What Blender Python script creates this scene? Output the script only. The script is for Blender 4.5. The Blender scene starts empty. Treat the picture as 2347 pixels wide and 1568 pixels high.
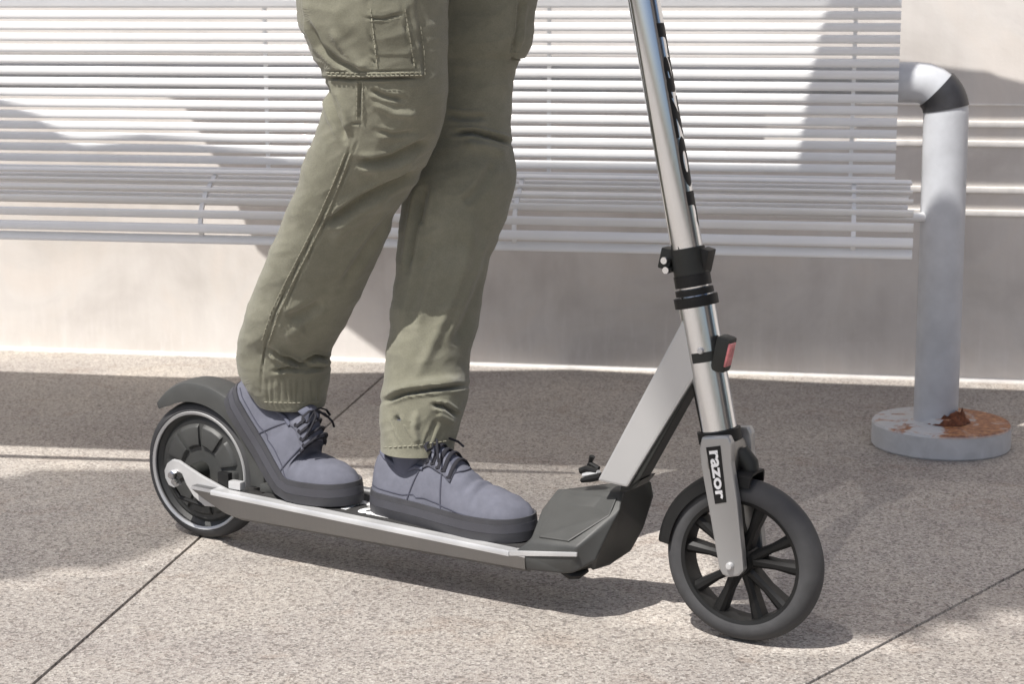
import bpy, math, random
from mathutils import Vector, Matrix, noise
random.seed(7)
R = math.radians
C = bpy.context.scene.collection
scn = bpy.context.scene

# ------------------------------------------------------------------ camera
CAM_H, PITCH, FOC = 0.767, R(10.5), 4125.0 / 2346.0
cam = bpy.data.cameras.new('camera'); cam.sensor_width = 36; cam.lens = 36 * FOC
cam.clip_start = 0.05; cam.clip_end = 500
cam.dof.use_dof = True; cam.dof.focus_distance = 2.35; cam.dof.aperture_fstop = 11
co = bpy.data.objects.new('camera', cam); C.objects.link(co)
co.location = (0, 0, CAM_H); co.rotation_euler = (R(90) - PITCH, 0, 0)
scn.camera = co
scn.render.resolution_x = 1024; scn.render.resolution_y = 685

# ------------------------------------------------------------------ light
_el, _az = R(60), R(43)
SUN = Vector((math.sin(_az) * math.cos(_el), math.cos(_az) * math.cos(_el), -math.sin(_el)))          # the way the light travels
w = bpy.data.worlds.new("World"); scn.world = w; w.use_nodes = True
nt = w.node_tree; nt.nodes.clear()
sky = nt.nodes.new('ShaderNodeTexSky'); sky.sky_type = 'NISHITA'; sky.sun_disc = False
sky.sun_elevation = math.asin(-SUN.z); sky.sun_rotation = math.atan2(-SUN.x, -SUN.y)
sky.air_density = 1.0; sky.dust_density = 3.0; sky.ozone_density = 1.0
bg = nt.nodes.new('ShaderNodeBackground'); bg.inputs[1].default_value = 0.095
wo = nt.nodes.new('ShaderNodeOutputWorld')
nt.links.new(sky.outputs[0], bg.inputs[0]); nt.links.new(bg.outputs[0], wo.inputs[0])
sl = bpy.data.lights.new('sun', 'SUN'); sl.energy = 4.7; sl.angle = R(0.3); sl.color = (1.0, 0.965, 0.915)
so = bpy.data.objects.new('sun', sl); C.objects.link(so)
so.rotation_euler = SUN.to_track_quat('-Z', 'Y').to_euler(); so.location = (-2, -2, 6)
scn.view_settings.view_transform = 'Standard'; scn.view_settings.look = 'None'
scn.view_settings.gamma = 1; scn.view_settings.exposure = 0.34; scn.view_settings.use_curve_mapping = False

# ------------------------------------------------------------------ helpers
def tag(o, label=None, cat=None, group=None, kind=None):
    if label: o['label'] = label
    if cat: o['category'] = cat
    if group: o['group'] = group
    if kind: o['kind'] = kind
    return o
def empty(name, loc=(0, 0, 0), rz=0):
    o = bpy.data.objects.new(name, None); C.objects.link(o)
    o.location = loc; o.rotation_euler = (0, 0, rz); o.empty_display_size = .1
    return o
class MB:
    def __init__(s): s.v = []; s.f = []; s.m = []
    def add(s, vs, fs, mi=0):
        b = len(s.v); s.v += [tuple(v) for v in vs]; s.f += [tuple(b + i for i in f) for f in fs]; s.m += [mi] * len(fs)
    def loft(s, rings, close=True, caps=True, mi=0):
        n = len(rings[0]); vs = [p for r in rings for p in r]; fs = []
        for i in range(len(rings) - 1):
            for j in range(n if close else n - 1):
                k = (j + 1) % n
                fs.append((i * n + j, i * n + k, (i + 1) * n + k, (i + 1) * n + j))
        if caps and close:
            fs.append(tuple(reversed(range(n)))); fs.append(tuple((len(rings) - 1) * n + j for j in range(n)))
        s.add(vs, fs, mi)
    def box(s, c, size, M=None, mi=0):
        x, y, z = [q / 2 for q in size]
        vs = [Vector((a * x, b * y, d * z)) for a in (-1, 1) for b in (-1, 1) for d in (-1, 1)]
        if M is not None: vs = [M @ v for v in vs]
        vs = [v + Vector(c) for v in vs]
        s.add(vs, [(0, 1, 3, 2), (4, 6, 7, 5), (0, 4, 5, 1), (2, 3, 7, 6), (0, 2, 6, 4), (1, 5, 7, 3)], mi)
    def tube(s, pts, rad, n=16, caps=True, mi=0, squash=1.0):
        pts = [Vector(p) for p in pts]; m = len(pts)
        rad = rad if isinstance(rad, (list, tuple)) else [rad] * m
        rings = []; prev = None
        for i, p in enumerate(pts):
            t = (pts[min(i + 1, m - 1)] - pts[max(i - 1, 0)]).normalized()
            if prev is None:
                a = t.cross(Vector((0, 0, 1)))
                if a.length < .1: a = t.cross(Vector((0, 1, 0)))
                a.normalize()
            else:
                a = prev - t * prev.dot(t); a.normalize()
            prev = a; b = t.cross(a)
            rings.append([p + (a * math.cos(6.28318 * k / n) + b * squash * math.sin(6.28318 * k / n)) * rad[i] for k in range(n)])
        s.loft(rings, True, caps, mi)
    def revolve(s, prof, axis_o, axis, up, n=48, closed=False, mi=0, a0=0, a1=360):
        """prof: list of (r, t); t along the axis"""
        axis = Vector(axis).normalized(); up = Vector(up).normalized(); side = axis.cross(up); o = Vector(axis_o)
        full = abs(a1 - a0) >= 360
        cnt = n if full else n + 1
        rings = []
        for k in range(cnt):
            th = R(a0 + (a1 - a0) * k / n)
            d = up * math.cos(th) + side * math.sin(th)
            rings.append([o + d * r + axis * t for r, t in prof])
        if full: rings.append(rings[0])
        if closed: s.loft(rings, True, not full, mi)
        else: s.loft(rings, False, False, mi)
    def prism(s, poly, fn, t0, t1, mi=0):
        """poly of 2D points extruded from t0 to t1; fn(x, y, t) gives the point"""
        n = len(poly)
        vs = [fn(x, y, t0) for x, y in poly] + [fn(x, y, t1) for x, y in poly]
        fs = [tuple(range(n)), tuple(reversed(range(n, 2 * n)))] + [(i, i + n, (i + 1) % n + n, (i + 1) % n) for i in range(n)]
        s.add(vs, fs, mi)
    def mesh(s, name, mats, smooth=None, bevel=0):
        me = bpy.data.meshes.new(name); me.from_pydata(s.v, [], s.f); me.update()
        for m in (mats if isinstance(mats, (list, tuple)) else [mats]): me.materials.append(m)
        for i, p in enumerate(me.polygons): p.material_index = s.m[i]
        import bmesh
        bm = bmesh.new(); bm.from_mesh(me)
        bmesh.ops.remove_doubles(bm, verts=bm.verts, dist=1e-6)
        bmesh.ops.recalc_face_normals(bm, faces=bm.faces)
        if bevel:
            es = [e for e in bm.edges if len(e.link_faces) == 2 and e.calc_face_angle(0) > R(25)]
            bmesh.ops.bevel(bm, geom=es, offset=bevel, segments=2, profile=.6, affect='EDGES', clamp_overlap=True)
        if smooth is not None:
            for f in bm.faces: f.smooth = True
            for e in bm.edges:
                if len(e.link_faces) == 2 and e.calc_face_angle(0) > R(smooth): e.smooth = False
        bm.to_mesh(me); bm.free()
        return me
    def build(s, name, mats, parent=None, smooth=35, bevel=0):
        me = s.mesh(name, mats, smooth, bevel)
        o = bpy.data.objects.new(name, me); C.objects.link(o)
        if parent: o.parent = parent
        return o

# ------------------------------------------------------------------ materials
def nmat(name):
    m = bpy.data.materials.new(name); m.use_nodes = True
    n = m.node_tree.nodes; n.clear(); l = m.node_tree.links
    out = n.new('ShaderNodeOutputMaterial'); p = n.new('ShaderNodeBsdfPrincipled')
    l.new(p.outputs[0], out.inputs[0])
    return m, n, l, p
def N(n, t, **k):
    x = n.new(t)
    for a, b in k.items():
        if a.startswith('i_'):
            key = a[2:]
            x.inputs[int(key) if key.isdigit() else key].default_value = b
        else: setattr(x, a, b)
    return x
def noise_tex(n, l, scale, detail=4, rough=.55, vec=None, dist=0):
    t = N(n, 'ShaderNodeTexNoise'); t.inputs['Scale'].default_value = scale; t.inputs['Detail'].default_value = detail
    t.inputs['Roughness'].default_value = rough; t.inputs['Distortion'].default_value = dist
    if vec is not None: l.new(vec, t.inputs['Vector'])
    return t
def ramp(n, l, fac, stops):
    r = n.new('ShaderNodeValToRGB'); e = r.color_ramp.elements
    while len(e) > 1: e.remove(e[0])
    e[0].position = stops[0][0]; e[0].color = (*stops[0][1], 1)
    for p, c in stops[1:]:
        q = e.new(p); q.color = (*c, 1)
    l.new(fac, r.inputs[0]); return r
def mixc(n, l, fac, a, b, mode='MIX'):
    m = n.new('ShaderNodeMix'); m.data_type = 'RGBA'; m.blend_type = mode
    for sock, val in ((m.inputs[0], fac), (m.inputs[6], a), (m.inputs[7], b)):
        if hasattr(val, 'is_linked') or hasattr(val, 'links'): l.new(val, sock)
        else: sock.default_value = (*val, 1) if isinstance(val, tuple) else val
    return m.outputs[2]
def bump(n, l, p, h, strength, dist=.001):
    b = n.new('ShaderNodeBump'); b.inputs['Strength'].default_value = strength; b.inputs['Distance'].default_value = dist
    l.new(h, b.inputs['Height']); l.new(b.outputs[0], p.inputs['Normal']); return b
def simple(name, col, rough=.5, metal=0, var=.12, vscale=30, bstr=0, bscale=400, coat=0, spec=.5):
    m, n, l, p = nmat(name)
    tc = N(n, 'ShaderNodeTexCoord'); t = noise_tex(n, l, vscale, 5, .6, tc.outputs['Object'])
    c0 = tuple(q * (1 - var) for q in col); c1 = tuple(min(1, q * (1 + var)) for q in col)
    r = ramp(n, l, t.outputs[0], [(.3, c0), (.7, c1)]); l.new(r.outputs[0], p.inputs['Base Color'])
    p.inputs['Metallic'].default_value = metal; p.inputs['Roughness'].default_value = rough
    p.inputs['Specular IOR Level'].default_value = spec
    if coat: p.inputs['Coat Weight'].default_value = coat
    if rough > .05:
        rr = N(n, 'ShaderNodeMapRange', i_3=rough * .85, i_4=min(1, rough * 1.2)); l.new(t.outputs[0], rr.inputs[0]); l.new(rr.outputs[0], p.inputs['Roughness'])
    if bstr:
        t2 = noise_tex(n, l, bscale, 3, .6, tc.outputs['Object']); bump(n, l, p, t2.outputs[0], bstr, .001)
    return m

def mat_aggregate(name, tint=(1, 1, 1)):
    m, n, l, p = nmat(name)
    g = N(n, 'ShaderNodeNewGeometry'); pos = g.outputs['Position']
    v = N(n, 'ShaderNodeTexVoronoi'); v.inputs['Scale'].default_value = 320; l.new(pos, v.inputs['Vector'])
    sep = N(n, 'ShaderNodeSeparateColor'); l.new(v.outputs['Color'], sep.inputs[0])
    peb = ramp(n, l, sep.outputs[0], [(0, (.23, .215, .20)), (.14, (.34, .315, .295)), (.4, (.47, .435, .405)), (.65, (.54, .505, .465)), (.88, (.60, .57, .53)), (1, (.70, .68, .64))])
    v2 = N(n, 'ShaderNodeTexVoronoi'); v2.inputs['Scale'].default_value = 150; l.new(pos, v2.inputs['Vector'])
    sp2 = N(n, 'ShaderNodeSeparateColor'); l.new(v2.outputs['Color'], sp2.inputs[0])
    dk = N(n, 'ShaderNodeMath', operation='GREATER_THAN', i_1=.87); l.new(sp2.outputs[1], dk.inputs[0])
    near = N(n, 'ShaderNodeMath', operation='LESS_THAN', i_1=.42); l.new(v2.outputs['Distance'], near.inputs[0])
    mu = N(n, 'ShaderNodeMath', operation='MULTIPLY'); l.new(dk.outputs[0], mu.inputs[0]); l.new(near.outputs[0], mu.inputs[1])
    mu2 = N(n, 'ShaderNodeMath', operation='MULTIPLY', i_1=.65); l.new(mu.outputs[0], mu2.inputs[0])
    c = mixc(n, l, mu2.outputs[0], peb.outputs[0], (.20, .17, .15))
    fine = noise_tex(n, l, 420, 3, .7, pos)
    fr = ramp(n, l, fine.outputs[0], [(.32, (.72, .70, .69)), (.62, (1.08, 1.07, 1.05))])
    c = mixc(n, l, 1.0, c, fr.outputs[0], 'MULTIPLY')
    big = noise_tex(n, l, 2.2, 6, .6, pos, .4)
    br = ramp(n, l, big.outputs[0], [(.3, (.80, .785, .79)), (.5, (.95, .94, .93)), (.7, (1.06, 1.04, 1.0))])
    c = mixc(n, l, 1.0, c, br.outputs[0], 'MULTIPLY')
    st = noise_tex(n, l, 9, 7, .65, pos, 1.0)
    sr = ramp(n, l, st.outputs[0], [(.33, (.86, .80, .76)), (.45, (1, 1, 1))])
    c = mixc(n, l, .7, c, sr.outputs[0], 'MULTIPLY')
    c = mixc(n, l, 1.0, c, (.90, .90, .90), 'MULTIPLY')
    l.new(c, p.inputs['Base Color']); p.inputs['Roughness'].default_value = .82
    ad = N(n, 'ShaderNodeMath', operation='ADD'); l.new(v.outputs['Distance'], ad.inputs[0]); l.new(fine.outputs[0], ad.inputs[1])
    bump(n, l, p, ad.outputs[0], .55, .0016)
    return m
def mat_concrete():
    m, n, l, p = nmat('painted concrete wall')
    g = N(n, 'ShaderNodeNewGeometry'); pos = g.outputs['Position']
    a = noise_tex(n, l, 2.4, 8, .62, pos, .6)
    c = ramp(n, l, a.outputs[0], [(.25, (.56, .53, .495)), (.5, (.68, .65, .62)), (.75, (.75, .725, .70))]).outputs[0]
    # runs and scuffs, stretched up the wall
    mp = N(n, 'ShaderNodeMapping'); mp.inputs['Scale'].default_value = (26, 26, 3.0); l.new(pos, mp.inputs[0])
    b = noise_tex(n, l, 1, 5, .6, mp.outputs[0], .3)
    br = ramp(n, l, b.outputs[0], [(.32, (.86, .84, .83)), (.5, (1, 1, 1)), (.7, (1.1, 1.1, 1.1))])
    c = mixc(n, l, .22, c, br.outputs[0], 'MULTIPLY')
    sx = N(n, 'ShaderNodeSeparateXYZ'); l.new(pos, sx.inputs[0])
    hgt = N(n, 'ShaderNodeMapRange', i_1=0.02, i_2=.17, i_3=1.0, i_4=0.0); l.new(sx.outputs[2], hgt.inputs[0])
    mp2 = N(n, 'ShaderNodeMapping'); mp2.inputs['Scale'].default_value = (60, 60, 9); l.new(pos, mp2.inputs[0])
    d = noise_tex(n, l, 1, 6, .7, mp2.outputs[0])
    dr = N(n, 'ShaderNodeMapRange', i_1=.52, i_2=.66, i_3=0.0, i_4=.65); l.new(d.outputs[0], dr.inputs[0])
    mu = N(n, 'ShaderNodeMath', operation='MULTIPLY'); l.new(hgt.outputs[0], mu.inputs[0]); l.new(dr.outputs[0], mu.inputs[1])
    c = mixc(n, l, mu.outputs[0], c, (.74, .71, .69))
    # trowel patches
    e = noise_tex(n, l, 4.5, 4, .55, pos, 1.2)
    er = ramp(n, l, e.outputs[0], [(.36, (.86, .84, .83)), (.52, (1, .99, .975)), (.66, (1.03, .99, .95))])
    c = mixc(n, l, .6, c, er.outputs[0], 'MULTIPLY')
    l.new(c, p.inputs['Base Color']); p.inputs['Roughness'].default_value = .75
    f = noise_tex(n, l, 160, 4, .6, pos); bump(n, l, p, f.outputs[0], .25, .0012)
    return m
def mat_cloth():
    m, n, l, p = nmat('olive cotton twill')
    g = N(n, 'ShaderNodeNewGeometry'); pos = g.outputs['Position']
    a = noise_tex(n, l, 9, 5, .6, pos)
    c = ramp(n, l, a.outputs[0], [(.3, (.178, .174, .130)), (.55, (.215, .210, .158)), (.75, (.250, .244, .186))]).outputs[0]
    b = noise_tex(n, l, 700, 2, .6, pos)
    br = ramp(n, l, b.outputs[0], [(.3, (.84, .84, .84)), (.7, (1.12, 1.12, 1.12))])
    c = mixc(n, l, .8, c, br.outputs[0], 'MULTIPLY')
    bl = noise_tex(n, l, 55, 3, .7, pos)
    blr = ramp(n, l, bl.outputs[0], [(.35, (.93, .93, .92)), (.6, (1.04, 1.04, 1.05))])
    c = mixc(n, l, .8, c, blr.outputs[0], 'MULTIPLY')
    l.new(c, p.inputs['Base Color']); p.inputs['Roughness'].default_value = .92
    p.inputs['Sheen Weight'].default_value = .25; p.inputs['Sheen Roughness'].default_value = .5
    p.inputs['Specular IOR Level'].default_value = .15
    w2 = N(n, 'ShaderNodeTexWave'); w2.inputs['Scale'].default_value = 480; w2.inputs['Distortion'].default_value = 2; w2.bands_direction = 'DIAGONAL'; l.new(pos, w2.inputs[0])
    ad = N(n, 'ShaderNodeMath', operation='ADD'); l.new(b.outputs[0], ad.inputs[0]); l.new(w2.outputs[1], ad.inputs[1])
    md = noise_tex(n, l, 150, 4, .7, pos); ad2 = N(n, 'ShaderNodeMath', operation='MULTIPLY_ADD', i_1=1.6); l.new(md.outputs[0], ad2.inputs[0]); l.new(ad.outputs[0], ad2.inputs[2]); bump(n, l, p, ad2.outputs[0], .42, .0011)
    return m
def mat_brushed(name, col, rough):
    m, n, l, p = nmat(name)
    tc = N(n, 'ShaderNodeTexCoord')
    mp = N(n, 'ShaderNodeMapping'); mp.inputs['Scale'].default_value = (300, 300, 12); l.new(tc.outputs['Object'], mp.inputs[0])
    a = noise_tex(n, l, 1, 3, .6, mp.outputs[0])
    rr = N(n, 'ShaderNodeMapRange', i_3=rough * .75, i_4=rough * 1.35); l.new(a.outputs[0], rr.inputs[0]); l.new(rr.outputs[0], p.inputs['Roughness'])
    p.inputs['Base Color'].default_value = (*col, 1); p.inputs['Metallic'].default_value = 1
    return m
def mat_rusty():
    m, n, l, p = nmat('galvanised steel with rust')
    tc = N(n, 'ShaderNodeTexCoord'); ob = tc.outputs['Object']
    a = noise_tex(n, l, 24, 6, .65, ob, .8)
    sx = N(n, 'ShaderNodeSeparateXYZ'); l.new(ob, sx.inputs[0])
    z = N(n, 'ShaderNodeMapRange', i_1=.038, i_2=.0435, i_3=0.0, i_4=1.0); l.new(sx.outputs[2], z.inputs[0])
    z2 = N(n, 'ShaderNodeMapRange', i_1=.055, i_2=.095, i_3=1.0, i_4=0.0); l.new(sx.outputs[2], z2.inputs[0])
    side = N(n, 'ShaderNodeMapRange', i_1=-.03, i_2=.045, i_3=.0, i_4=.20); l.new(sx.outputs[0], side.inputs[0])
    th = N(n, 'ShaderNodeMath', operation='ADD'); l.new(a.outputs[0], th.inputs[0]); l.new(side.outputs[0], th.inputs[1])
    k = N(n, 'ShaderNodeMapRange', i_1=.52, i_2=.62, i_3=0.0, i_4=1.0); l.new(th.outputs[0], k.inputs[0])
    m1 = N(n, 'ShaderNodeMath', operation='MULTIPLY'); l.new(z.outputs[0], m1.inputs[0]); l.new(z2.outputs[0], m1.inputs[1])
    m2 = N(n, 'ShaderNodeMath', operation='MULTIPLY'); l.new(m1.outputs[0], m2.inputs[0]); l.new(k.outputs[0], m2.inputs[1])
    b = noise_tex(n, l, 90, 5, .7, ob)
    rust = ramp(n, l, b.outputs[0], [(.3, (.08, .028, .014)), (.5, (.33, .13, .055)), (.7, (.58, .33, .15))])
    base = ramp(n, l, a.outputs[0], [(.3, (.48, .49, .50)), (.7, (.60, .61, .625))])
    c = mixc(n, l, m2.outputs[0], base.outputs[0], rust.outputs[0])
    l.new(c, p.inputs['Base Color']); p.inputs['Roughness'].default_value = .45
    bump(n, l, p, b.outputs[0], .1, .001)
    return m

M = dict(
    aggregate=mat_aggregate('exposed aggregate concrete'),
    soil=simple('joint dirt', (.10, .08, .065), .95, bstr=.4, bscale=200),
    wall=mat_concrete(),
    lip=simple('pale mortar and sun streaks', (.84, .81, .77), .7, bstr=.2, bscale=200),
    lip_dull=simple('grey mortar', (.50, .48, .47), .6, bstr=.2, bscale=200),
    slat=simple('white enamelled steel', (.80, .80, .80), .32, var=.05, vscale=6, coat=.2),
    galv=mat_rusty(),
    pipe=simple('galvanised pipe', (.53, .545, .575), .42, var=.12, vscale=14),
    elbow_band=simple('plain black sleeve', (.03, .03, .034), .45, var=.3),
    cloth=mat_cloth(),
    thread=simple('seam thread', (.13, .118, .085), .9),
    knit=simple('ribbed knit', (.27, .26, .19), .95, bstr=.4, bscale=500),
    canvas=simple('grey blue canvas', (.128, .132, .162), .9, var=.12, vscale=60, bstr=.5, bscale=900, spec=.2),
    canvas2=simple('grey blue canvas lining', (.11, .115, .15), .9, var=.1, vscale=60, spec=.2),
    sole=simple('charcoal rubber sole', (.046, .046, .052), .6, var=.15, vscale=40, bstr=.2),
    foxing=simple('slate rubber band', (.056, .056, .066), .55, var=.1),
    lace=simple('black lace', (.012, .012, .018), .85, bstr=.4, bscale=900),
    alu=mat_brushed('brushed aluminium', (.68, .695, .715), .17),
    fork=simple('satin grey aluminium', (.36, .36, .36), .36, metal=.6, var=.04, vscale=5, bstr=.05),
    alu2=simple('satin aluminium', (.46, .46, .46), .42, metal=.45, var=.04, vscale=5, bstr=.05),
    alu3=mat_brushed('dull aluminium side', (.27, .265, .26), .40),
    silver=simple('bright silver paint', (.53, .53, .53), .35, metal=.3, var=.05),
    charcoal=simple('charcoal moulded plastic', (.052, .053, .051), .5, var=.1, bstr=.15, bscale=900),
    blackp=simple('black plastic', (.010, .010, .010), .5, var=.2, spec=.3),
    dark=simple('dark moulded plastic', (.022, .023, .021), .5, var=.2, spec=.35),
    tyre=simple('grey black tyre rubber', (.050, .050, .052), .75, var=.15, vscale=60, bstr=.2, bscale=700),
    grip=simple('black grip tape', (.032, .031, .031), .95, var=.3, vscale=300, bstr=.8, bscale=1300),
    white=simple('white print', (.82, .82, .82), .6, var=.03),
    red=simple('pink red reflector', (.50, .14, .15), .25, var=.5, vscale=80, coat=.6),
    skin=simple('skin', (.52, .33, .25), .6),
    hoodie=simple('dark grey hoodie knit', (.09, .09, .10), .95, bstr=.3, bscale=500),
    hair=simple('dark hair', (.03, .02, .015), .7),
    board=simple('weathered timber', (.32, .27, .22), .8, bstr=.3, bscale=60),
)

# projection of the survey photograph: used to carry outlines into the place at their true distance
TH = PITCH; cT, sT = math.cos(TH), math.sin(TH); EYE = Vector((0, 0, CAM_H)); FP = 4125.0
def ray(px, py):
    a = (px - 1173) / FP; b = (py - 784) / FP
    return Vector((a, cT - b * sT, -sT - b * cT))
def on_ground(px, py, z=0):
    r = ray(px, py); return EYE + r * ((z - CAM_H) / r.z)
def on_plane(px, py, p0, nn):
    r = ray(px, py); return EYE + r * ((Vector(p0) - EYE).dot(nn) / r.dot(nn))
def proj(P):
    d = P - EYE; zc = d.y * cT - d.z * sT; up = d.y * sT + d.z * cT
    return 1173 + FP * d.x / zc, 784 - FP * up / zc, zc

# ================================================================== SETTING
AX = Vector((math.cos(R(9.5)), -math.sin(R(9.5)), 0)); NB = Vector((-math.sin(R(9.5)), -math.cos(R(9.5)), 0))
POST = on_ground(2154, 1020)
WALL_D = -.577
def bw(a, d, z): return POST + AX * a + NB * d + Vector((0, 0, z))      # bench frame to world

g = MB(); g.add([(-60, -60, -.035), (60, -60, -.035), (60, 60, -.035), (-60, 60, -.035)], [(0, 1, 2, 3)])
ground = tag(g.build('ground', M['soil'], smooth=None), kind='structure')

pave = MB(); pave.add([(-30, -30, -.03), (30, -30, -.03), (30, 30, -.03), (-30, 30, -.03)], [(0, 1, 2, 3)])
pavement = tag(pave.build('pavement', M['soil'], smooth=None), kind='structure')
# joints: one running 81 deg, one running 49.4 deg
J1 = Vector((-.461, 2.55)); D1 = Vector((math.cos(R(81)), math.sin(R(81))))
J2 = Vector((.341, 1.971)); D2 = Vector((math.cos(R(49.4)), math.sin(R(49.4))))
def clip(poly, p, d, side, off):
    """keep the part of a polygon on one side of a line, set back by off"""
    nrm = Vector((-d.y, d.x)) * side
    def dist(q): return (q - p).dot(nrm) - off
    out = []
    for i, a in enumerate(poly):
        b = poly[(i + 1) % len(poly)]; da, db = dist(a), dist(b)
        if da >= 0: out.append(a)
        if da * db < 0: out.append(a + (b - a) * (da / (da - db)))
    return out
wl = bw(0, WALL_D, 0); wall2 = Vector((wl.x, wl.y)); wd2 = Vector((AX.x, AX.y))
big = [Vector((-14, -10)), Vector((14, -10)), Vector((14, 10)), Vector((-14, 10))]
big = clip(big, wall2, wd2, -1, .004)
J = .0022
slabs = []
left = clip(big, J1, D1, 1, J); right = clip(big, J1, D1, -1, J)
slabs.append(left)
up = clip(right, J2, D2, 1, J); dn = clip(right, J2, D2, -1, J)
slabs += [up, dn]
def more(ps, p, d):
    out = []
    for q in ps:
        for s_ in (1, -1):
            c_ = clip(q, p, d, s_, J)
            if len(c_) > 2: out.append(c_)
    return out
slabs = more(slabs, Vector((-2.6, 0)), D1) ; slabs = more(slabs, Vector((3.2, 0)), D1); slabs = more(slabs, Vector((0, -.6)), Vector((D1.y, -D1.x)))
for q in slabs:
    b = MB(); b.prism([(v.x, v.y) for v in q], lambda x, y, t: Vector((x, y, t)), -.029, 0)
    b.build('slab', M['aggregate'], pavement, smooth=40, bevel=.0015)

# wall: a rendered concrete wall behind the bench
b = MB(); c0 = bw(-6, WALL_D, -.02); 
def wbox(mb, a0, a1, d0, d1, z0, z1):
    vs = [bw(a, d, z) for a in (a0, a1) for d in (d0, d1) for z in (z0, z1)]
    mb.add(vs, [(0, 1, 3, 2), (4, 6, 7, 5), (0, 4, 5, 1), (2, 3, 7, 6), (0, 2, 6, 4), (1, 5, 7, 3)])
wall = empty('wall', bw(-2, WALL_D, 0)); 
tag(wall, 'long pale concrete wall behind the slatted bench, half in sun and half in shade', 'wall')
def wchild(mb, name, mat, **k):
    o = mb.build(name, mat, None, **k); o.parent = wall; o.location = -wall.location; return o
wbox(b, -7, 5, WALL_D - .2, WALL_D, -.03, 2.2); wchild(b, 'wall_face', M['wall'], smooth=None)
b = MB(); wbox(b, -7, 5, WALL_D - .22, WALL_D + .02, 2.2, 2.26); wchild(b, 'coping', M['lip_dull'], smooth=None, bevel=.006)
b = MB()
pr = [(0, 0), (.005, 0), (.005, .004), (.003, .007), (0, .008)]
b.loft([[bw(a, WALL_D + x, z) for x, z in pr] for a in [-7 + .25 * i for i in range(49)]], True, True)
wchild(b, 'base_bead', M['lip'], smooth=30)
for py in (240, 285, 330, 436, 489):  # raised pale strips whose colour stands in for sun streaks
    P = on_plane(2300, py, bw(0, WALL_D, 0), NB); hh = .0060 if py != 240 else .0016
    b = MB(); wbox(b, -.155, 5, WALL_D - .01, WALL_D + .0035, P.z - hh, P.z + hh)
    wchild(b, 'sun_streak_strip', M['lip'], smooth=None, bevel=.0012)

# a pergola added out of view, its boards cut to shape the shade
gobo = empty('gobo', bw(-.6, .8, 0)); tag(gobo, 'unseen timber pergola whose boards shade the bench and the ground in front', 'gobo')
def ppart(mb, name, **k):
    o = mb.build(name, M['board'], None, smooth=None, **k); o.parent = gobo; o.location = -gobo.location; return o
def throw(pts3, zt):
    return [p + SUN * ((zt - p.z) / SUN.z) for p in pts3]
def board(poly, zt, th=.03):
    b = MB(); b.prism([(p.x, p.y) for p in poly], lambda x, y, t: Vector((x, y, t)), zt, zt + th); return ppart(b, 'shade_board')
ZB = 1.62
wall_shade = [(-700, 120), (1000, 128), (2050, 142), (2222, 163), (2262, 166), (2290, 178), (2346, 192), (2700, 262), (3400, 330), (3400, 930), (2346, 884), (1470, 849), (900, 831),
         (735, 706), (590, 574), (505, 385), (420, 240), (365, 212), (0, 204), (-700, 200)]
wp = [on_plane(x, y, bw(0, WALL_D, 0), NB) for x, y in wall_shade]
wp2 = [Vector(((p - POST).dot(AX), p.z)) for p in wp]
def clip0(poly, p, d, side, off): return clip(poly, Vector(p), Vector(d), side, off)
def wthrow(poly):
    if len(poly) > 2: board(throw([bw(p.x, WALL_D, p.y) for p in poly], ZB), ZB, .003)
wthrow(clip0(wp2, (-.34, 0), (0, 1), 1, 0)); rest = clip0(wp2, (-.34, 0), (0, 1), -1, 0)
for zs in (.536, .496, .402, .354):          # slots that let thin streaks of sun through
    wthrow(clip0(rest, (0, zs + .010), (1, 0), 1, 0)); rest = clip0(rest, (0, zs - .010), (1, 0), -1, 0)
wthrow(rest)
ZC = 3.0
def lerp_band(dl, dr, a0=-3.4, a1=1.7):          # a line on the ground, dl from the post frame at the left, dr at x = -.62
    m = (dr - dl) / (-.62 + 1.72); return [bw(a, dl + m * (a + 1.72), 0) for a in (a0, a1)]
top_ = [bw(-3.4, -.165, 0), bw(1.7, -.165, 0)]; bot = [bw(-3.4, .33, 0), bw(-1.72, .285, 0), bw(-.62, .255, 0), bw(1.7, .255, 0)]
board(throw([bw(-1.55, -.325, 0), bw(-1.25, -.43, 0), bw(-.75, -.555, 0), bw(-.2, -.50, 0), bw(1.7, -.48, 0), bw(1.7, -.31, 0), bw(-1.55, -.31, 0)], ZC), ZC)
board(throw(top_ + bot[::-1], ZC), ZC)
board(throw([bw(-3.4, .400, 0), bw(-1.72, .350, 0), bw(-.62, .300, 0), bw(-.62, .314, 0), bw(-1.72, .370, 0), bw(-3.4, .424, 0)], 1.3), 1.3, .006)
for back in ([(1890, 70), (1955, 25), (2070, 60), (2070, 402), (1830, 402), (1850, 250)],
             [(-260, 250), (0, 262), (80, 300), (165, 362), (200, 374), (330, 345), (480, 368), (660, 402), (-260, 402)]):
    board(throw([on_plane(x, y, bw(0, .06, 0), NB) for x, y in back], 2.4), 2.4)
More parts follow.
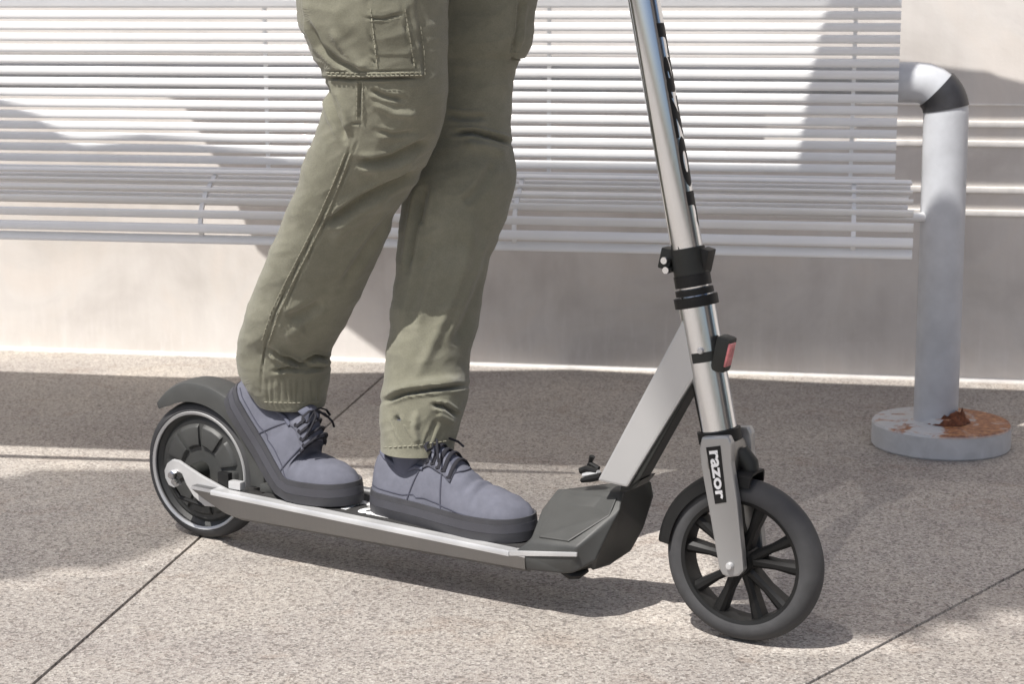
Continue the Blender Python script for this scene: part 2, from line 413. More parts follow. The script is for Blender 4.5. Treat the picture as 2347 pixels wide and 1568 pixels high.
# added high slats with gaps: half shade with a soft edge
ZD = 9.0
for cov, region in ((.034, [(-900, 1118), (0, 1088), (330, 1072), (700, 1052), (640, 1120), (520, 1180), (480, 1215), (300, 1290), (0, 1330), (-900, 1400)]),
               (.030, [(740, 1048), (1430, 996), (1600, 1180), (1300, 1200), (900, 1110)]),
               (.043, [(1450, 985), (2346, 1000), (3400, 1030), (3400, 1330), (2346, 1400), (2050, 1470), (1780, 1480), (1700, 1400), (1600, 1180)]),
               (.016, [(1780, 1500), (2050, 1490), (2346, 1420), (3400, 1350), (3400, 1800), (1900, 1800)]),
               (.011, [(-900, 1440), (0, 1350), (300, 1310), (500, 1250), (900, 1330), (1330, 1400), (1760, 1500), (1880, 1800), (-900, 1800)])):
    half = [Vector((p.x, p.y)) for p in throw([on_ground(x, y) for x, y in region], ZD)]
    y0, y1 = min(p.y for p in half), max(p.y for p in half); k = 0
    while y0 + .05 * k < y1:
        ya = y0 + .05 * k; k += 1; xs = []
        for i in range(len(half)):
            a, b_ = half[i], half[(i + 1) % len(half)]
            if (a.y > ya) != (b_.y > ya): xs.append(a.x + (b_.x - a.x) * (ya - a.y) / (b_.y - a.y))
        xs.sort()
        for x0, x1 in zip(xs[::2], xs[1::2]):
            if x1 - x0 > .05:
                b = MB(); b.box(((x0 + x1) / 2, ya, ZD), (x1 - x0, cov, .008)); ppart(b, 'shade_slat')
for a, d in ((-3.9, -.3), (3.6, -.3), (-8.5, 3.2), (3.6, 3.2)):  # posts added to carry the unseen shading boards
    b = MB(); p = bw(a, d, 0); b.box((p.x, p.y, ZD / 2), (.12, .12, ZD)); ppart(b, 'post')

# unseen building added behind the viewer, only for the dark streak in the bright metal
bld = empty('added_building', (9, -9, 0)); tag(bld, 'dark building added out of view for a streak in the metal reflections', 'building')
M['brick'] = simple('dark brown render', (.075, .065, .06), .8); M['pane'] = simple('dark window glass', (.03, .035, .04), .08)
b = MB(); b.box((7, 4, 4.0), (16, 6, 8)); b.build('facade', M['brick'], bld, smooth=None)
b = MB(); b.box((7, 4, 8.1), (16.3, 6.3, .2)); b.build('roof', M['lip_dull'], bld, smooth=None)
for i in range(6):
    for j in range(2):
        b = MB(); b.box((.6 + 2.5 * i, 7.02, 2.2 + 3.4 * j), (1.5, .06, 2.2)); wn = b.build('window', M['pane'], bld, smooth=None)

# ================================================================== BENCH
bench = empty('slatted_bench', POST, R(-9.5))
tag(bench, 'long white slatted steel bench on a grey pipe frame, standing in front of the wall', 'bench')
def BL(a, d, z): return Vector((a, -d, z))
A1, A0 = -.100, -2.62
# profile points, from the top of the backrest down and round to the front lip
prof = [(.060, .476 + .0200 * k) for k in range(16, -1, -1)]
prof = [(d - .0006 * i * 0, z) for i, (d, z) in enumerate(prof)]
pan = [(.072, .457), (.088, .443), (.108, .433), (.130, .428), (.153, .427), (.176, .429), (.199, .434), (.222, .442), (.244, .452), (.265, .464), (.285, .477), (.304, .489), (.324, .499)]
def seatpt(px, py, d): P = on_plane(px, py, bw(0, d, 0), NB); return (d, P.z)
front = [seatpt(1600, 413, .350), seatpt(1600, 434, .376), seatpt(1600, 455, .400), seatpt(1600, 481, .420), seatpt(1600, 513, .434), seatpt(1600, 547, .437), seatpt(1600, 573, .428)]
cache = {}
def slat_mesh(a0, a1):
    key = (a0, a1)
    if key in cache: return cache[key]
    b = MB(); n = 10; rings = []
    for a in (a0, a1):
        rings.append([Vector((a, .0028 * math.copysign(abs(math.sin(t)) ** .8, math.sin(t)) , .0074 * math.copysign(abs(math.cos(t)) ** .75, math.cos(t)))) for t in [6.28318 * k / n for k in range(n)]])
    b.loft(rings, True, True); cache[key] = b.mesh('slat', M['slat'], 50); return cache[key]
allp = prof + pan + front
for i, (d, z) in enumerate(allp):
    tall = 1.03 if i >= len(allp) - 4 else 1.0
    p0 = allp[max(0, i - 1)]; p1 = allp[min(len(allp) - 1, i + 1)]
    ang = math.atan2(-(p1[0] - p0[0]), -(p1[1] - p0[1]))     # lean of the face
    end = A1 if i < len(prof) else -.086
    o = bpy.data.objects.new('slat', slat_mesh(A0, end)); C.objects.link(o); o.parent = bench
    o.location = BL(0, d, z); o.rotation_euler = (-ang if True else 0, 0, 0)
    o.rotation_euler[0] += random.uniform(-.06, .06); o.scale = (1, 1, tall)
# flat ribs behind the slats: one up the back, one under the front roll
for a, run in [(a, r_) for a in (-.175, -.70, -1.215, -1.74, -2.26) for r_ in (prof, front)]:
    b = MB()
    pp = [BL(a, d, z) for d, z in run]
    rr = []
    for i, p in enumerate(pp):
        q0 = pp[max(0, i - 1)]; q1 = pp[min(len(pp) - 1, i + 1)]; t = (q1 - q0).normalized()
        s_ = .0034
        nv = Vector((0, -t.z, t.y))          # to the rear and the underside
        c_ = p + nv * .0028
        rr.append([c_ + Vector((x * s_, 0, 0)) + nv * y for x, y in ((-1, -.0012), (1, -.0012), (1, .0045), (-1, .0045))])
    b.loft(rr, True, True); b.build('rib', M['slat'], bench, smooth=30)
# pipe frame
ps = .040
fr = MB()
pts = [(-.010, 0, .040), (-.012, 0, .30), (-.015, 0, .585)] + [(-.067 + .052 * math.cos(R(t)), 0, .590 + .052 * math.sin(R(t))) for t in range(0, 91, 15)] + [(-.5, 0, .642), (-1.3, 0, .642), (-2.0, 0, .642), (-2.4, 0, .642), (-2.70, 0, .642)]
rad = [.0388, .0386, .0384] + [.0384 - .0006 * i for i in range(7)] + [.0345] * 5
fr.tube([BL(*p) for p in pts], rad, 28); fr.build('pipe_frame', M['pipe'], bench, smooth=50)
fr = MB(); fr.tube([BL(-2.72, 0, .03), BL(-2.72, 0, .66)], .0405, 24); fr.build('pipe_frame', M['pipe'], bench)
# plain dark band round the bend
b = MB()
sp = [(-.067 + .052 * math.cos(R(t)), 0, .590 + .052 * math.sin(R(t))) for t in range(8, 56, 6)]
b.tube([BL(*p) for p in sp], [.0396] * len(sp), 28); b.build('bend_band', M['elbow_band'], bench, smooth=50)
for a in (0, -2.72):
    b = MB()
    pf = [(0, .0), (.119, .0), (.1215, .003), (.1215, .040), (.1185, .044), (.050, .045), (.046, .047), (.0425, .056), (0, .056)]
    b.revolve(pf, BL(a, 0, 0), (0, 0, 1), (1, 0, 0), 56); o = b.build('base_disc', M['galv'], bench, smooth=35)
b = MB(); rings = []     # crust of rust at the foot of the near post
for k in range(49):
    t = R(-150 + 190 * k / 48); env = math.sin(math.pi * k / 48) ** .6; ring = []
    for m_ in range(11):
        q_ = m_ / 10; rr_ = .0375 + .014 * q_ * env; zz = .045 + (.024 + .012 * noise.noise(Vector((k * .35, 3, 1)))) * (1 - q_) ** 1.2 * env * max(.3, 1 - (abs(-150 + 190 * k / 48 + 35) / 95) ** 2)
        v_ = Vector((rr_ * math.cos(t), rr_ * math.sin(t), zz)); nn_ = noise.noise(v_ * 90) * .5 + noise.noise(v_ * 230) * .35
        ring.append(v_ + Vector((math.cos(t), math.sin(t), .8)) * (.0010 + .0050 * nn_ * env))
    rings.append(ring)
b.loft(rings, False, False)
M['rust'] = simple('flaking rust', (.17, .062, .03), .95, var=.6, vscale=120, bstr=.8, bscale=300)
b.build('rust_crust', M['rust'], bench, smooth=60)
b = MB(); b.tube([BL(-.30, .05, .415), BL(-.10, .035, .412), BL(-.033, .012, .409)], .0085, 12); b.build('seat_stay', M['slat'], bench)

# ================================================================== SCOOTER
RP = on_ground(480, 1228); FPt = on_ground(1722, 1470)
dv = FPt - RP; WB = dv.length; U = dv.normalized(); YAW = math.atan2(U.y, U.x); WN = Vector((U.y, -U.x, 0))
sco = empty('electric_scooter', RP, YAW)
tag(sco, 'silver and black electric kick scooter standing on the pavement under the rider', 'scooter')
def L(u, w_, z): return Vector((u, -w_, z))
def SW(u, w_, z): return RP + U * u + WN * w_ + Vector((0, 0, z))
def SP(px, py, w_=0):                       # pixel to (u, z) on the lengthwise plane w
    P = on_plane(px, py, RP + WN * w_, WN) - RP; return P.dot(U), P.z

RW = .103
# ---- front wheel
fw = empty('front_wheel', L(WB - .012, 0, RW)); fw.parent = sco
b = MB(); tw = .0185
pf = [(.0770, -tw + .002), (.083, -tw - .001), (.091, -tw), (.0975, -tw + .005), (.1015, -.006), (.1025, 0), (.1015, .006), (.0975, tw - .005), (.091, tw), (.083, tw + .001), (.0770, tw - .002)]
b.revolve(pf, (0, 0, 0), (0, 1, 0), (0, 0, 1), 96, closed=True); b.build('tyre', M['tyre'], fw, smooth=40)
b = MB(); b.revolve([(.0780, -.0175), (.0780, .0175), (.0735, .0160), (.0715, 0), (.0735, -.0160)], (0, 0, 0), (0, 1, 0), (0, 0, 1), 96, closed=True)
b.build('rim', M['blackp'], fw, smooth=50)
b = MB(); b.revolve([(0, -.019), (.015, -.019), (.017, -.014), (.017, .014), (.015, .019), (0, .019)], (0, 0, 0), (0, 1, 0), (0, 0, 1), 32)
b.build('hub', M['blackp'], fw)
for k in range(5):
    for s_ in (-1, 1):
        a_hub = R(72 * k + 87 + s_ * 8); a_rim = R(72 * k + 87 + s_ * 15)
        p0 = Vector((.013 * math.cos(a_hub), 0, .013 * math.sin(a_hub))); p1 = Vector((.0745 * math.cos(a_rim), 0, .0745 * math.sin(a_rim)))
        d_ = (p1 - p0).normalized(); pr_ = Vector((-d_.z, 0, d_.x)); b = MB(); rings = []
        for t, hw_, hd in ((0, .0066, .014), (.5, .0052, .0105), (1, .0078, .012)):
            c_ = p0.lerp(p1, t); rings.append([c_ + pr_ * x * hw_ + Vector((0, y * hd, 0)) for x, y in ((-1, -.7), (-.4, -1), (.4, -1), (1, -.7), (1, .7), (.4, 1), (-.4, 1), (-1, .7))])
        b.loft(rings); b.build('spoke', M['blackp'], fw, smooth=40)
# ---- rear wheel with hub motor
rw = empty('rear_wheel', L(0, 0, RW)); rw.parent = sco
b = MB(); tw = .019
pf = [(.085, -tw + .002), (.090, -tw - .001), (.0965, -tw + .001), (.1005, -.0135), (.1025, -.005), (.1025, .005), (.1005, .0135), (.0965, tw - .001), (.090, tw + .001), (.085, tw - .002)]
b.revolve(pf, (0, 0, 0), (0, 1, 0), (0, 0, 1), 96, closed=True); b.build('tyre', M['tyre'], rw, smooth=40)
b = MB(); b.revolve([(.0838, -.0192), (.0876, -.0210), (.0890, -.0178), (.0838, -.0165)], (0, 0, 0), (0, 1, 0), (0, 0, 1), 96, closed=True)
b.build('rim_ring', M['silver'], rw, smooth=50)
b = MB(); b.revolve([(0, -.010), (.030, -.010), (.052, -.0120), (.074, -.0105), (.079, -.007), (.0845, -.012), (.0845, .015), (.07, .018), (0, .018)], (0, 0, 0), (0, 1, 0), (0, 0, 1), 80)
b.build('hub_motor', M['charcoal'], rw, smooth=30)
for k in range(9):
    a_ = R(40 * k + 12); b = MB()
    def seg(r, dd): return Vector((r * math.cos(a_ + dd), 0, r * math.sin(a_ + dd)))
    rings = []
    for t in (.012, .12, .3, .5, .58):
        aa = a_ + t; rings.append([Vector((r * math.cos(aa), y, r * math.sin(aa))) for r, y in ((.034, -.0105), (.038, -.0155), (.064, -.0155), (.069, -.0105))])
    b.loft(rings); b.build('motor_panel', M['charcoal'], rw, smooth=30, bevel=.001)
b = MB(); b.revolve([(.0, -.034), (.011, -.034), (.013, -.028), (.013, -.010), (0, -.010)], (0, 0, 0), (0, 1, 0), (0, 0, 1), 24); b.build('axle', M['dark'], rw)
# ---- deck
dk_top = lambda u: .0945 - .0215 * (u - .08)
b = MB(); rings = []
secs = [(.028, .086), (.055, .0725), (.085, .0605), (.115, .0555), (.20, 1), (.35, 1), (.50, 1), (.585, 1)]
for u, k in secs:
    zt = dk_top(u); zb = k if k < .5 else .055 + .003 * u / .6
    W2 = .070
    rings.append([L(u, w_ * W2 / .07, z) for w_, z in ((-.070, zt - .004), (-.067, zt), (-.0555, zt), (-.054, zt - .003), (.054, zt - .003), (.0555, zt), (.067, zt), (.070, zt - .004), (.069, zb + .006), (.060, zb), (-.060, zb), (-.069, zb + .006))])
b.loft(rings)
deck = b.build('deck', M['alu3'], sco, smooth=35, bevel=0)
for s_ in (1, -1):
    b = MB(); rings = []
    for u in (.066, .10, .20, .35, .50, .5615):
        zt = dk_top(u); rings.append([L(u, s_ * w_, zt + z) for w_, z in ((.0535, .0006), (.0695, .0006), (.0708, -.0015), (.0708, -.0065), (.0695, -.006), (.0535, -.002))])
    b.loft(rings); b.build('deck_rail', M['silver'], sco, smooth=35)
b = MB(); rings = []
for u in (.135, .2, .35, .5, .58):
    zt = dk_top(u) - .003; rings.append([L(u, w_, zt + z) for w_, z in ((-.0525, .0), (-.0525, .0022), (.0525, .0022), (.0525, .0))])
b.loft(rings); grip = b.build('grip_tape', M['grip'], sco, smooth=None)
# silver tongue of the rail beside the nose
b = MB(); zt = dk_top(.5615)
b.loft([[L(.562, .0705, zt - .006), L(.562, .0705, zt + .001), L(.562, .055, zt + .001), L(.562, .055, zt - .006)],
        [L(.660, .0690, .0925), L(.660, .0690, .0975), L(.660, .066, .0980), L(.660, .066, .0925)]])
b.build('rail_tip', M['silver'], sco, smooth=None, bevel=.0008)

# ---- rear dropout arms
def px_poly(pts, w_): return [SP(x, y, w_) for x, y in pts]
arm = px_poly([(384, 1062), (396, 1053), (410, 1056), (430, 1070), (462, 1091), (500, 1112), (524, 1124), (524, 1150), (505, 1163), (470, 1160), (445, 1138), (428, 1110), (418, 1086), (408, 1080), (404, 1092), (412, 1112), (400, 1118), (388, 1112), (380, 1096), (378, 1078)], .053)
arm = [(u, z) for u, z in arm]
for s_ in (1, -1):
    b = MB(); b.prism(arm, lambda x, y, t: L(x, s_ * t, y), .049, .0545); b.build('dropout_arm', M['silver'], sco, smooth=None, bevel=.0012)
b = MB()
for s_ in (1, -1):
    pass
for (px, py, r_) in ((398, 1088, .0065), (404, 1103, .0048)):
    u, z = SP(px, py, .055)
    b = MB(); b.revolve([(0, -.0625), (r_ * .8, -.0625), (r_, -.0600), (r_, -.0535), (0, -.0535)], L(u, 0, z), (0, 1, 0), (0, 0, 1), 6 if r_ > .006 else 12)
    b.build('axle_bolt', M['alu'], sco, smooth=20)
u, z = SP(392, 1108, .05)
b = MB(); b.tube([L(u, .050, z), L(u + .012, .046, z - .02), L(u + .05, .040, z - .028), L(u + .11, .036, z - .012)], .0035, 8); b.build('motor_cable', M['blackp'], sco)
# brackets between arm and fender
b = MB(); b.box(L(.094, .046, .101), (.022, .012, .012)); b.build('fender_bracket', M['silver'], sco, bevel=.002)
b = MB(); b.box(L(.070, .043, .104), (.020, .010, .024)); b.build('fender_mount', M['blackp'], sco, bevel=.002)

# ---- rear fender: arched shell with a deep skirt
b = MB(); rings = []
th0, th1, nseg = 127, -3, 36
for i in range(nseg + 1):
    th = R(th0 + (th1 - th0) * i / nseg)
    ro = .134 - .006 * max(0, (i - 26) / 10) - .013 * max(0, (8 - i) / 8) ** 1.2; ri = .104 if i > 3 else .104 + .0015 * (3 - i)
    sw = .027
    sec = [(ri, .027), (ro - .010, .0275), (ro - .003, .025), (ro, .020), (ro + .001, 0), (ro, -.020), (ro - .003, -.025), (ro - .010, -.0275), (ri, -.027),
           (ri, -.0245), (ro - .012, -.0242), (ro - .007, -.020), (ro - .006, 0), (ro - .007, .020), (ro - .012, .0242), (ri, .0245)]
    rings.append([L(r * math.cos(th), w_, RW + r * math.sin(th)) for r, w_ in sec])
b.loft(rings); b.build('rear_fender', M['charcoal'], sco, smooth=35)
b = MB(); b.box(L(.138, 0, .098), (.028, .066, .012)); b.build('fender_foot', M['charcoal'], sco, bevel=.003)

# ---- nose moulding with folding latch
def Q(px, py, w_): u, z = SP(px, py, w_); return L(u, w_, z)
nose_v = dict(A=Q(1213, 1237, .062), B=Q(1324, 1254, .0665), C=Q(1424, 1170, .012), D=Q(1424, 1124, -.008), Ecorn=Q(1276, 1119, -.030), E2=Q(1240, 1165, .010),
              F=Q(1308, 1322, .0655), G=Q(1366, 1283, .050), P1=Q(1474, 1095, -.058), P2=Q(1498, 1099, -.068), P3=Q(1502, 1138, -.069), P4=Q(1477, 1212, -.064), P5=Q(1447, 1266, -.050), P6=Q(1402, 1291, -.015), P7=Q(1357, 1311, .030),
              S0=Q(1168, 1268, .0705), A2=L(.56, -.066, .086))
v = nose_v
def w_of(p): return -p.y
back_lo = [L(.565, w_, .060) for w_ in (.066, -.066)]
Bfar = L(.57, -.068, .086); Efar = L(.585, -.066, .120); Ptop = L(.655, -.066, .158)
names = ['A', 'E2', 'Ecorn', 'D', 'C', 'B', 'F', 'G', 'P1', 'P2', 'P3', 'P4', 'P5', 'P6', 'P7', 'S0']
vs = [v[k] for k in names]; ix = {k: i for i, k in enumerate(names)}
extra = {'bl': back_lo[0], 'bf': back_lo[1], 'Bfar': Bfar, 'Efar': Efar}
for k, p in extra.items(): ix[k] = len(vs); vs.append(p)
F_ = lambda *k: tuple(ix[q] for q in k)
faces = [F_('A', 'B', 'C', 'D', 'Ecorn', 'E2'), F_('B', 'F', 'G', 'C'), F_('S0', 'F', 'B', 'A'), F_('C', 'G', 'P7', 'P6', 'P5', 'P4', 'P3', 'P2', 'P1', 'D'),
         F_('F', 'bl', 'bf', 'P7', 'G'), F_('bf', 'P5', 'P6', 'P7'), F_('S0', 'bl', 'F'), F_('Ecorn', 'D', 'P1', 'Efar'), F_('Efar', 'P1', 'P2', 'P3'), F_('Efar', 'P3', 'P4', 'Bfar'),
         F_('Bfar', 'P4', 'P5', 'bf'), F_('A', 'E2', 'Bfar'), F_('E2', 'Ecorn', 'Efar', 'Bfar'), F_('S0', 'A', 'Bfar', 'bf', 'bl')]
import bmesh
b = MB(); b.add(vs, faces, 0); b.m = [0, 0, 0, 1] + [1] * 2 + [0] + [0] * 7
me = bpy.data.meshes.new('nose_moulding'); me.from_pydata(b.v, [], b.f); me.materials.append(M['charcoal']); me.materials.append(M['dark'])
for i, p_ in enumerate(me.polygons): p_.material_index = b.m[i]
bm = bmesh.new(); bm.from_mesh(me); bmesh.ops.recalc_face_normals(bm, faces=bm.faces)
bmesh.ops.bevel(bm, geom=[e for e in bm.edges], offset=.0045, segments=3, profile=.5, affect='EDGES', clamp_overlap=True)
bmesh.ops.triangulate(bm, faces=[f for f in bm.faces if len(f.verts) > 4])
for f in bm.faces: f.smooth = True
for e in bm.edges:
    if len(e.link_faces) == 2 and e.calc_face_angle(0) > R(50): e.smooth = False
bm.to_mesh(me); bm.free()
nose = bpy.data.objects.new('nose_moulding', me); C.objects.link(nose); nose.parent = sco
# raised pad on the nose top
pad = [v['A'].lerp(v['B'], .12), v['A'].lerp(v['B'], .80), v['C'].lerp(v['B'], .18), v['D'].lerp(v['C'], .35), v['Ecorn'].lerp(v['D'], .1), v['E2'].lerp(v['Ecorn'], .3)]
cp = sum(pad, Vector()) / 6; pad = [cp + (p - cp) * .90 for p in pad]
nrm = (v['B'] - v['A']).cross(v['Ecorn'] - v['A']).normalized(); 
if nrm.z < 0: nrm = -nrm
b = MB(); n6 = 6
b.add([p - nrm * .004 for p in pad] + [p + nrm * .0022 for p in pad], [tuple(range(6)), tuple(reversed(range(6, 12)))] + [(i, (i + 1) % 6, (i + 1) % 6 + 6, i + 6) for i in range(6)])
b.build('nose_pad', M['charcoal'], sco, smooth=None, bevel=.0012)
b = MB(); b.tube([Q(1288, 1308, .058), Q(1304, 1315, .054), Q(1322, 1315, .045), Q(1345, 1304, .035)], [.006, .010, .010, .006], 12, squash=.7); b.build('skid_foot', M['blackp'], sco)
# folding latch, on the far side behind the neck
b = MB(); b.tube([Q(1357, 1046, -.03), Q(1352, 1062, -.03), Q(1372, 1074, -.026)], [.0042, .0035, .003], 8)
b.tube([Q(1352, 1062, -.03), Q(1343, 1078, -.03)], .003, 8)
b.build('latch_lever', M['blackp'], sco)
b = MB(); b.tube([Q(1330, 1080, -.02), Q(1345, 1074, -.02), Q(1370, 1082, -.015)], [.0045, .0045, .004], 8); b.build('latch_lever', M['blackp'], sco)
b = MB(); b.tube([Q(1338, 1090, -.02), Q(1372, 1084, -.015)], .0042, 8); b.build('latch_spring', M['silver'], sco)
b = MB(); b.tube([Q(1332, 1102, -.015), Q(1352, 1097, -.015), Q(1378, 1092, -.010)], [.003, .005, .005], 8); b.build('latch_cam', M['blackp'], sco)

# ---- neck: box tube from the nose to the head tube
nk = px_poly([(1553, 728), (1590, 872), (1442, 1122), (1366, 1104)], .019)
nk[0] = (nk[0][0] + .010, nk[0][1] + .004); nk[1] = (nk[1][0] + .012, nk[1][1] - .002)
b = MB(); b.prism([SP(1566, 728, .019), SP(1592, 862, .019), SP(1436, 1118, .019), SP(1368, 1102, .019)], lambda x, y, t: L(x, t, y), -.019, .019)
b.build('neck', M['alu2'], sco, smooth=None, bevel=.003)
b = MB(); b.prism([SP(1560, 880, .016), SP(1588, 878, .016), SP(1466, 1098, .016), SP(1440, 1120, .016)], lambda x, y, t: L(x, t, y), -.017, .015)
b.build('neck_shade_strip', M['dark'], sco, smooth=None, bevel=.002)  # dark strip stands in for the shaded underside of the neck
b = MB(); b.prism([SP(1425, 1105, .012), SP(1470, 1100, .012), SP(1452, 1122, .012), SP(1420, 1128, .012)], lambda x, y, t: L(x, t, y), -.03, .013)
b.build('hinge_block', M['dark'], sco, smooth=None, bevel=.002)

# ---- steering column
ct = lambda z: (.7086 + (.8177 - .7086) * (.777 - z) / (.777 - .2668))      # u of the column at height z
cdir = (Vector((ct(0), 0, 0)) - Vector((ct(1), 0, 1))).normalized()
def col(z0, z1, prof_, name, mat, n=32, smooth=35):
    o0 = L(ct(z0), 0, z0); ax_ = (L(ct(z1), 0, z1) - o0).normalized(); ln = (L(ct(z1), 0, z1) - o0).length
    b = MB(); b.revolve([(r_, t * ln) for r_, t in prof_], o0, ax_, (0, 1, 0), n); return b.build(name, mat, sco, smooth=smooth)
cyl = lambda r_: [(0, 0), (r_ * .97, 0), (r_, .004), (r_, .996), (r_ * .97, 1), (0, 1)]
col(.262, .424, cyl(.0226), 'head_tube', M['alu'])
col(.424, 1.02, cyl(.0192), 'steering_tube', M['alu'])
col(.412, .424, cyl(.0270), 'headset_ring', M['blackp']); col(.426, .433, cyl(.0235), 'headset_ring', M['blackp'])
col(.433, .441, cyl(.0250) , 'headset_ring', M['blackp']) if False else None
col(.436, .450, cyl(.0225), 'collar', M['blackp'])
col(.450, .482, cyl(.0215), 'clamp', M['dark'])
b = MB(); b.box(L(ct(.466) - .026, 0.004, .468), (.016, .020, .026), Matrix.Rotation(R(12), 3, 'Y')); b.build('clamp_lug', M['dark'], sco, bevel=.002)
b = MB(); b.box(L(ct(.466) + .020, -0.004, .468), (.012, .022, .030), Matrix.Rotation(R(12), 3, 'Y')); b.build('clamp_lug', M['blackp'], sco, bevel=.002)
for (px, py) in ((1527, 596), (1531, 618)):
    u, z = SP(px, py, .016); b = MB(); b.revolve([(0, -.024), (.0042, -.024), (.0048, -.022), (.0048, -.006), (0, -.006)], L(u, 0, z), (0, 1, 0), (0, 0, 1), 14); b.build('clamp_bolt', M['alu'], sco)
b = MB(); u, z = SP(1556, 562, .017); b.tube([L(u - .002, .0165, z + .012), L(u, .0172, z - .002), L(u + .003, .018, z - .012)], [.0012, .002, .0016], 8); b.build('tube_slot', M['blackp'], sco)
col(.248, .262, cyl(.0268), 'fork_seat_ring', M['blackp'])
# handlebar (above the picture)
b = MB(); zt = 1.015; hb = L(ct(zt), 0, zt)
b.tube([hb + Vector((0, y, -.004 * 0)) for y in (-.22, -.1, 0, .1, .22)], .0125, 16); b.build('handlebar', M['dark'], sco)
for s_ in (-1, 1):
    b = MB(); b.tube([hb + Vector((0, s_ * .12, 0)), hb + Vector((0, s_ * .235, 0))], .0165, 16); b.build('handle_grip', M['blackp'], sco)

# ---- fork
def leg(s_):
    # outline on the near plane (u, z)
    pts = [SP(1612, 1000, .030), SP(1604, 1030, .034), SP(1607, 1075, .036), SP(1625, 1180, .037), SP(1646, 1303, .037), SP(1654, 1319, .037), SP(1668, 1325, .037), SP(1692, 1322, .037), SP(1703, 1310, .037), SP(1700, 1270, .037), SP(1688, 1150, .037), SP(1676, 1060, .035), SP(1678, 1015, .032), SP(1672, 998, .030)]
    b = MB(); b.prism(pts, lambda x, y, t: L(x, s_ * t, y), .024, .0365); return b.build('fork_leg', M['fork'], sco, smooth=None, bevel=.0028)
leg(1); leg(-1)
# rounded crown that drops into the legs
b = MB(); rings = []
for z, hw_, hl in ((.252, .0235, .0225), (.246, .032, .0230), (.236, .0368, .0225), (.222, .0372, .0205), (.212, .0360, .018)):
    cu = ct(z) + .003
    rings.append([L(cu + hl * math.copysign(abs(math.cos(t)) ** .7, math.cos(t)), hw_ * math.copysign(abs(math.sin(t)) ** .55, math.sin(t)), z) for t in [6.28318 * k / 28 for k in range(28)]])
b.loft(rings); b.build('fork_crown', M['alu3'], sco, smooth=50)
u, z = SP(1670, 1299, .040)
b = MB(); b.revolve([(0, -.0425), (.0035, -.0420), (.0048, -.0395), (.0048, -.034), (0, -.034)], L(u, 0, z), (0, 1, 0), (0, 0, 1), 16); b.build('axle_bolt', M['silver'], sco)
# ---- front fender
b = MB(); rings = []
for i in range(25):
    th = R(174 - (174 - 84) * i / 24); ro = .1135; hw_ = .0235 - .001 * abs(i - 12) / 12
    sec = [(ro - .017, hw_), (ro - .004, hw_ - .0015), (ro, hw_ - .006), (ro + .0012, 0), (ro, -hw_ + .006), (ro - .004, -hw_ + .0015), (ro - .017, -hw_), (ro - .017, -hw_ + .0022), (ro - .0035, -hw_ + .006), (ro - .0022, 0), (ro - .0035, hw_ - .006), (ro - .017, hw_ - .0022)]
    rings.append([L(WB - .009 + r * math.cos(th), w_, RW + r * math.sin(th)) for r, w_ in sec])
b.loft(rings); b.build('front_fender', M['blackp'], sco, smooth=40)
b = MB(); b.tube([L(ct(.23) + .020, -.004, .236), L(ct(.2) + .027, -.004, .222), L(ct(.2) + .030, -.002, .213)], [.012, .012, .010], 12); b.build('fender_stay', M['dark'], sco)
# ---- reflector on the head tube
b = MB(); zc_ = .352; o0 = L(ct(zc_), 0, zc_)
Mx = Matrix.Rotation(R(12.2), 3, 'Y')
b.revolve([(.0207, -.006), (.0235, -.006), (.0235, .006), (.0207, .006)], o0, -cdir, (0, -1, 0), 20, closed=True, a0=-20, a1=110); b.build('reflector_strap', M['dark'], sco)
b = MB(); b.box(o0 + Vector((.0265, -.006, .006)), (.018, .026, .044), Mx); b.build('reflector_housing', M['dark'], sco, bevel=.005)
b = MB(); b.box(o0 + Vector((.0345, -.0085, .006)), (.006, .018, .030), Mx); b.build('reflector', M['red'], sco, bevel=.002)
u, z = SP(1606, 804, .022); b = MB(); b.revolve([(0, -.0265), (.0032, -.0262), (.0040, -.0245), (.0040, -.019), (0, -.019)], L(u, 0, z), (0, 1, 0), (0, 0, 1), 14); b.build('strap_screw', M['silver'], sco)
# ---- lettering
def text_mesh(body, offset=.02, res=3, shear=0):
    cu = bpy.data.curves.new('t', 'FONT'); cu.body = body; cu.size = 1; cu.offset = offset; cu.resolution_u = res; cu.shear = shear
    cu.align_x = 'CENTER'; cu.align_y = 'CENTER'; cu.extrude = 0
    ob = bpy.data.objects.new('t', cu); C.objects.link(ob); bpy.context.view_layer.update()
    dg = bpy.context.evaluated_depsgraph_get(); me = bpy.data.meshes.new_from_object(ob.evaluated_get(dg))
    bpy.data.objects.remove(ob); xs = [p.co.x for p in me.vertices]; ys = [p.co.y for p in me.vertices]
    x0, x1, y0, y1 = min(xs), max(xs), min(ys), max(ys)
    for p in me.vertices: p.co.x = (p.co.x - x0) / (x1 - x0) - .5; p.co.y = (p.co.y - y0) / (y1 - y0) - .5
    return me
def text_obj(name, body, mat, fn, parent, offset=.02, cuts=0):
    me = text_mesh(body, offset)
    bm = bmesh.new(); bm.from_mesh(me)
    if cuts: bmesh.ops.triangulate(bm, faces=bm.faces); bmesh.ops.subdivide_edges(bm, edges=bm.edges, cuts=cuts, use_grid_fill=True)
    for p in bm.verts: p.co = fn(p.co.x, p.co.y)
    bm.to_mesh(me); bm.free(); me.materials.clear(); me.materials.append(mat)
    o = bpy.data.objects.new(name, me); C.objects.link(o); o.parent = parent; return o
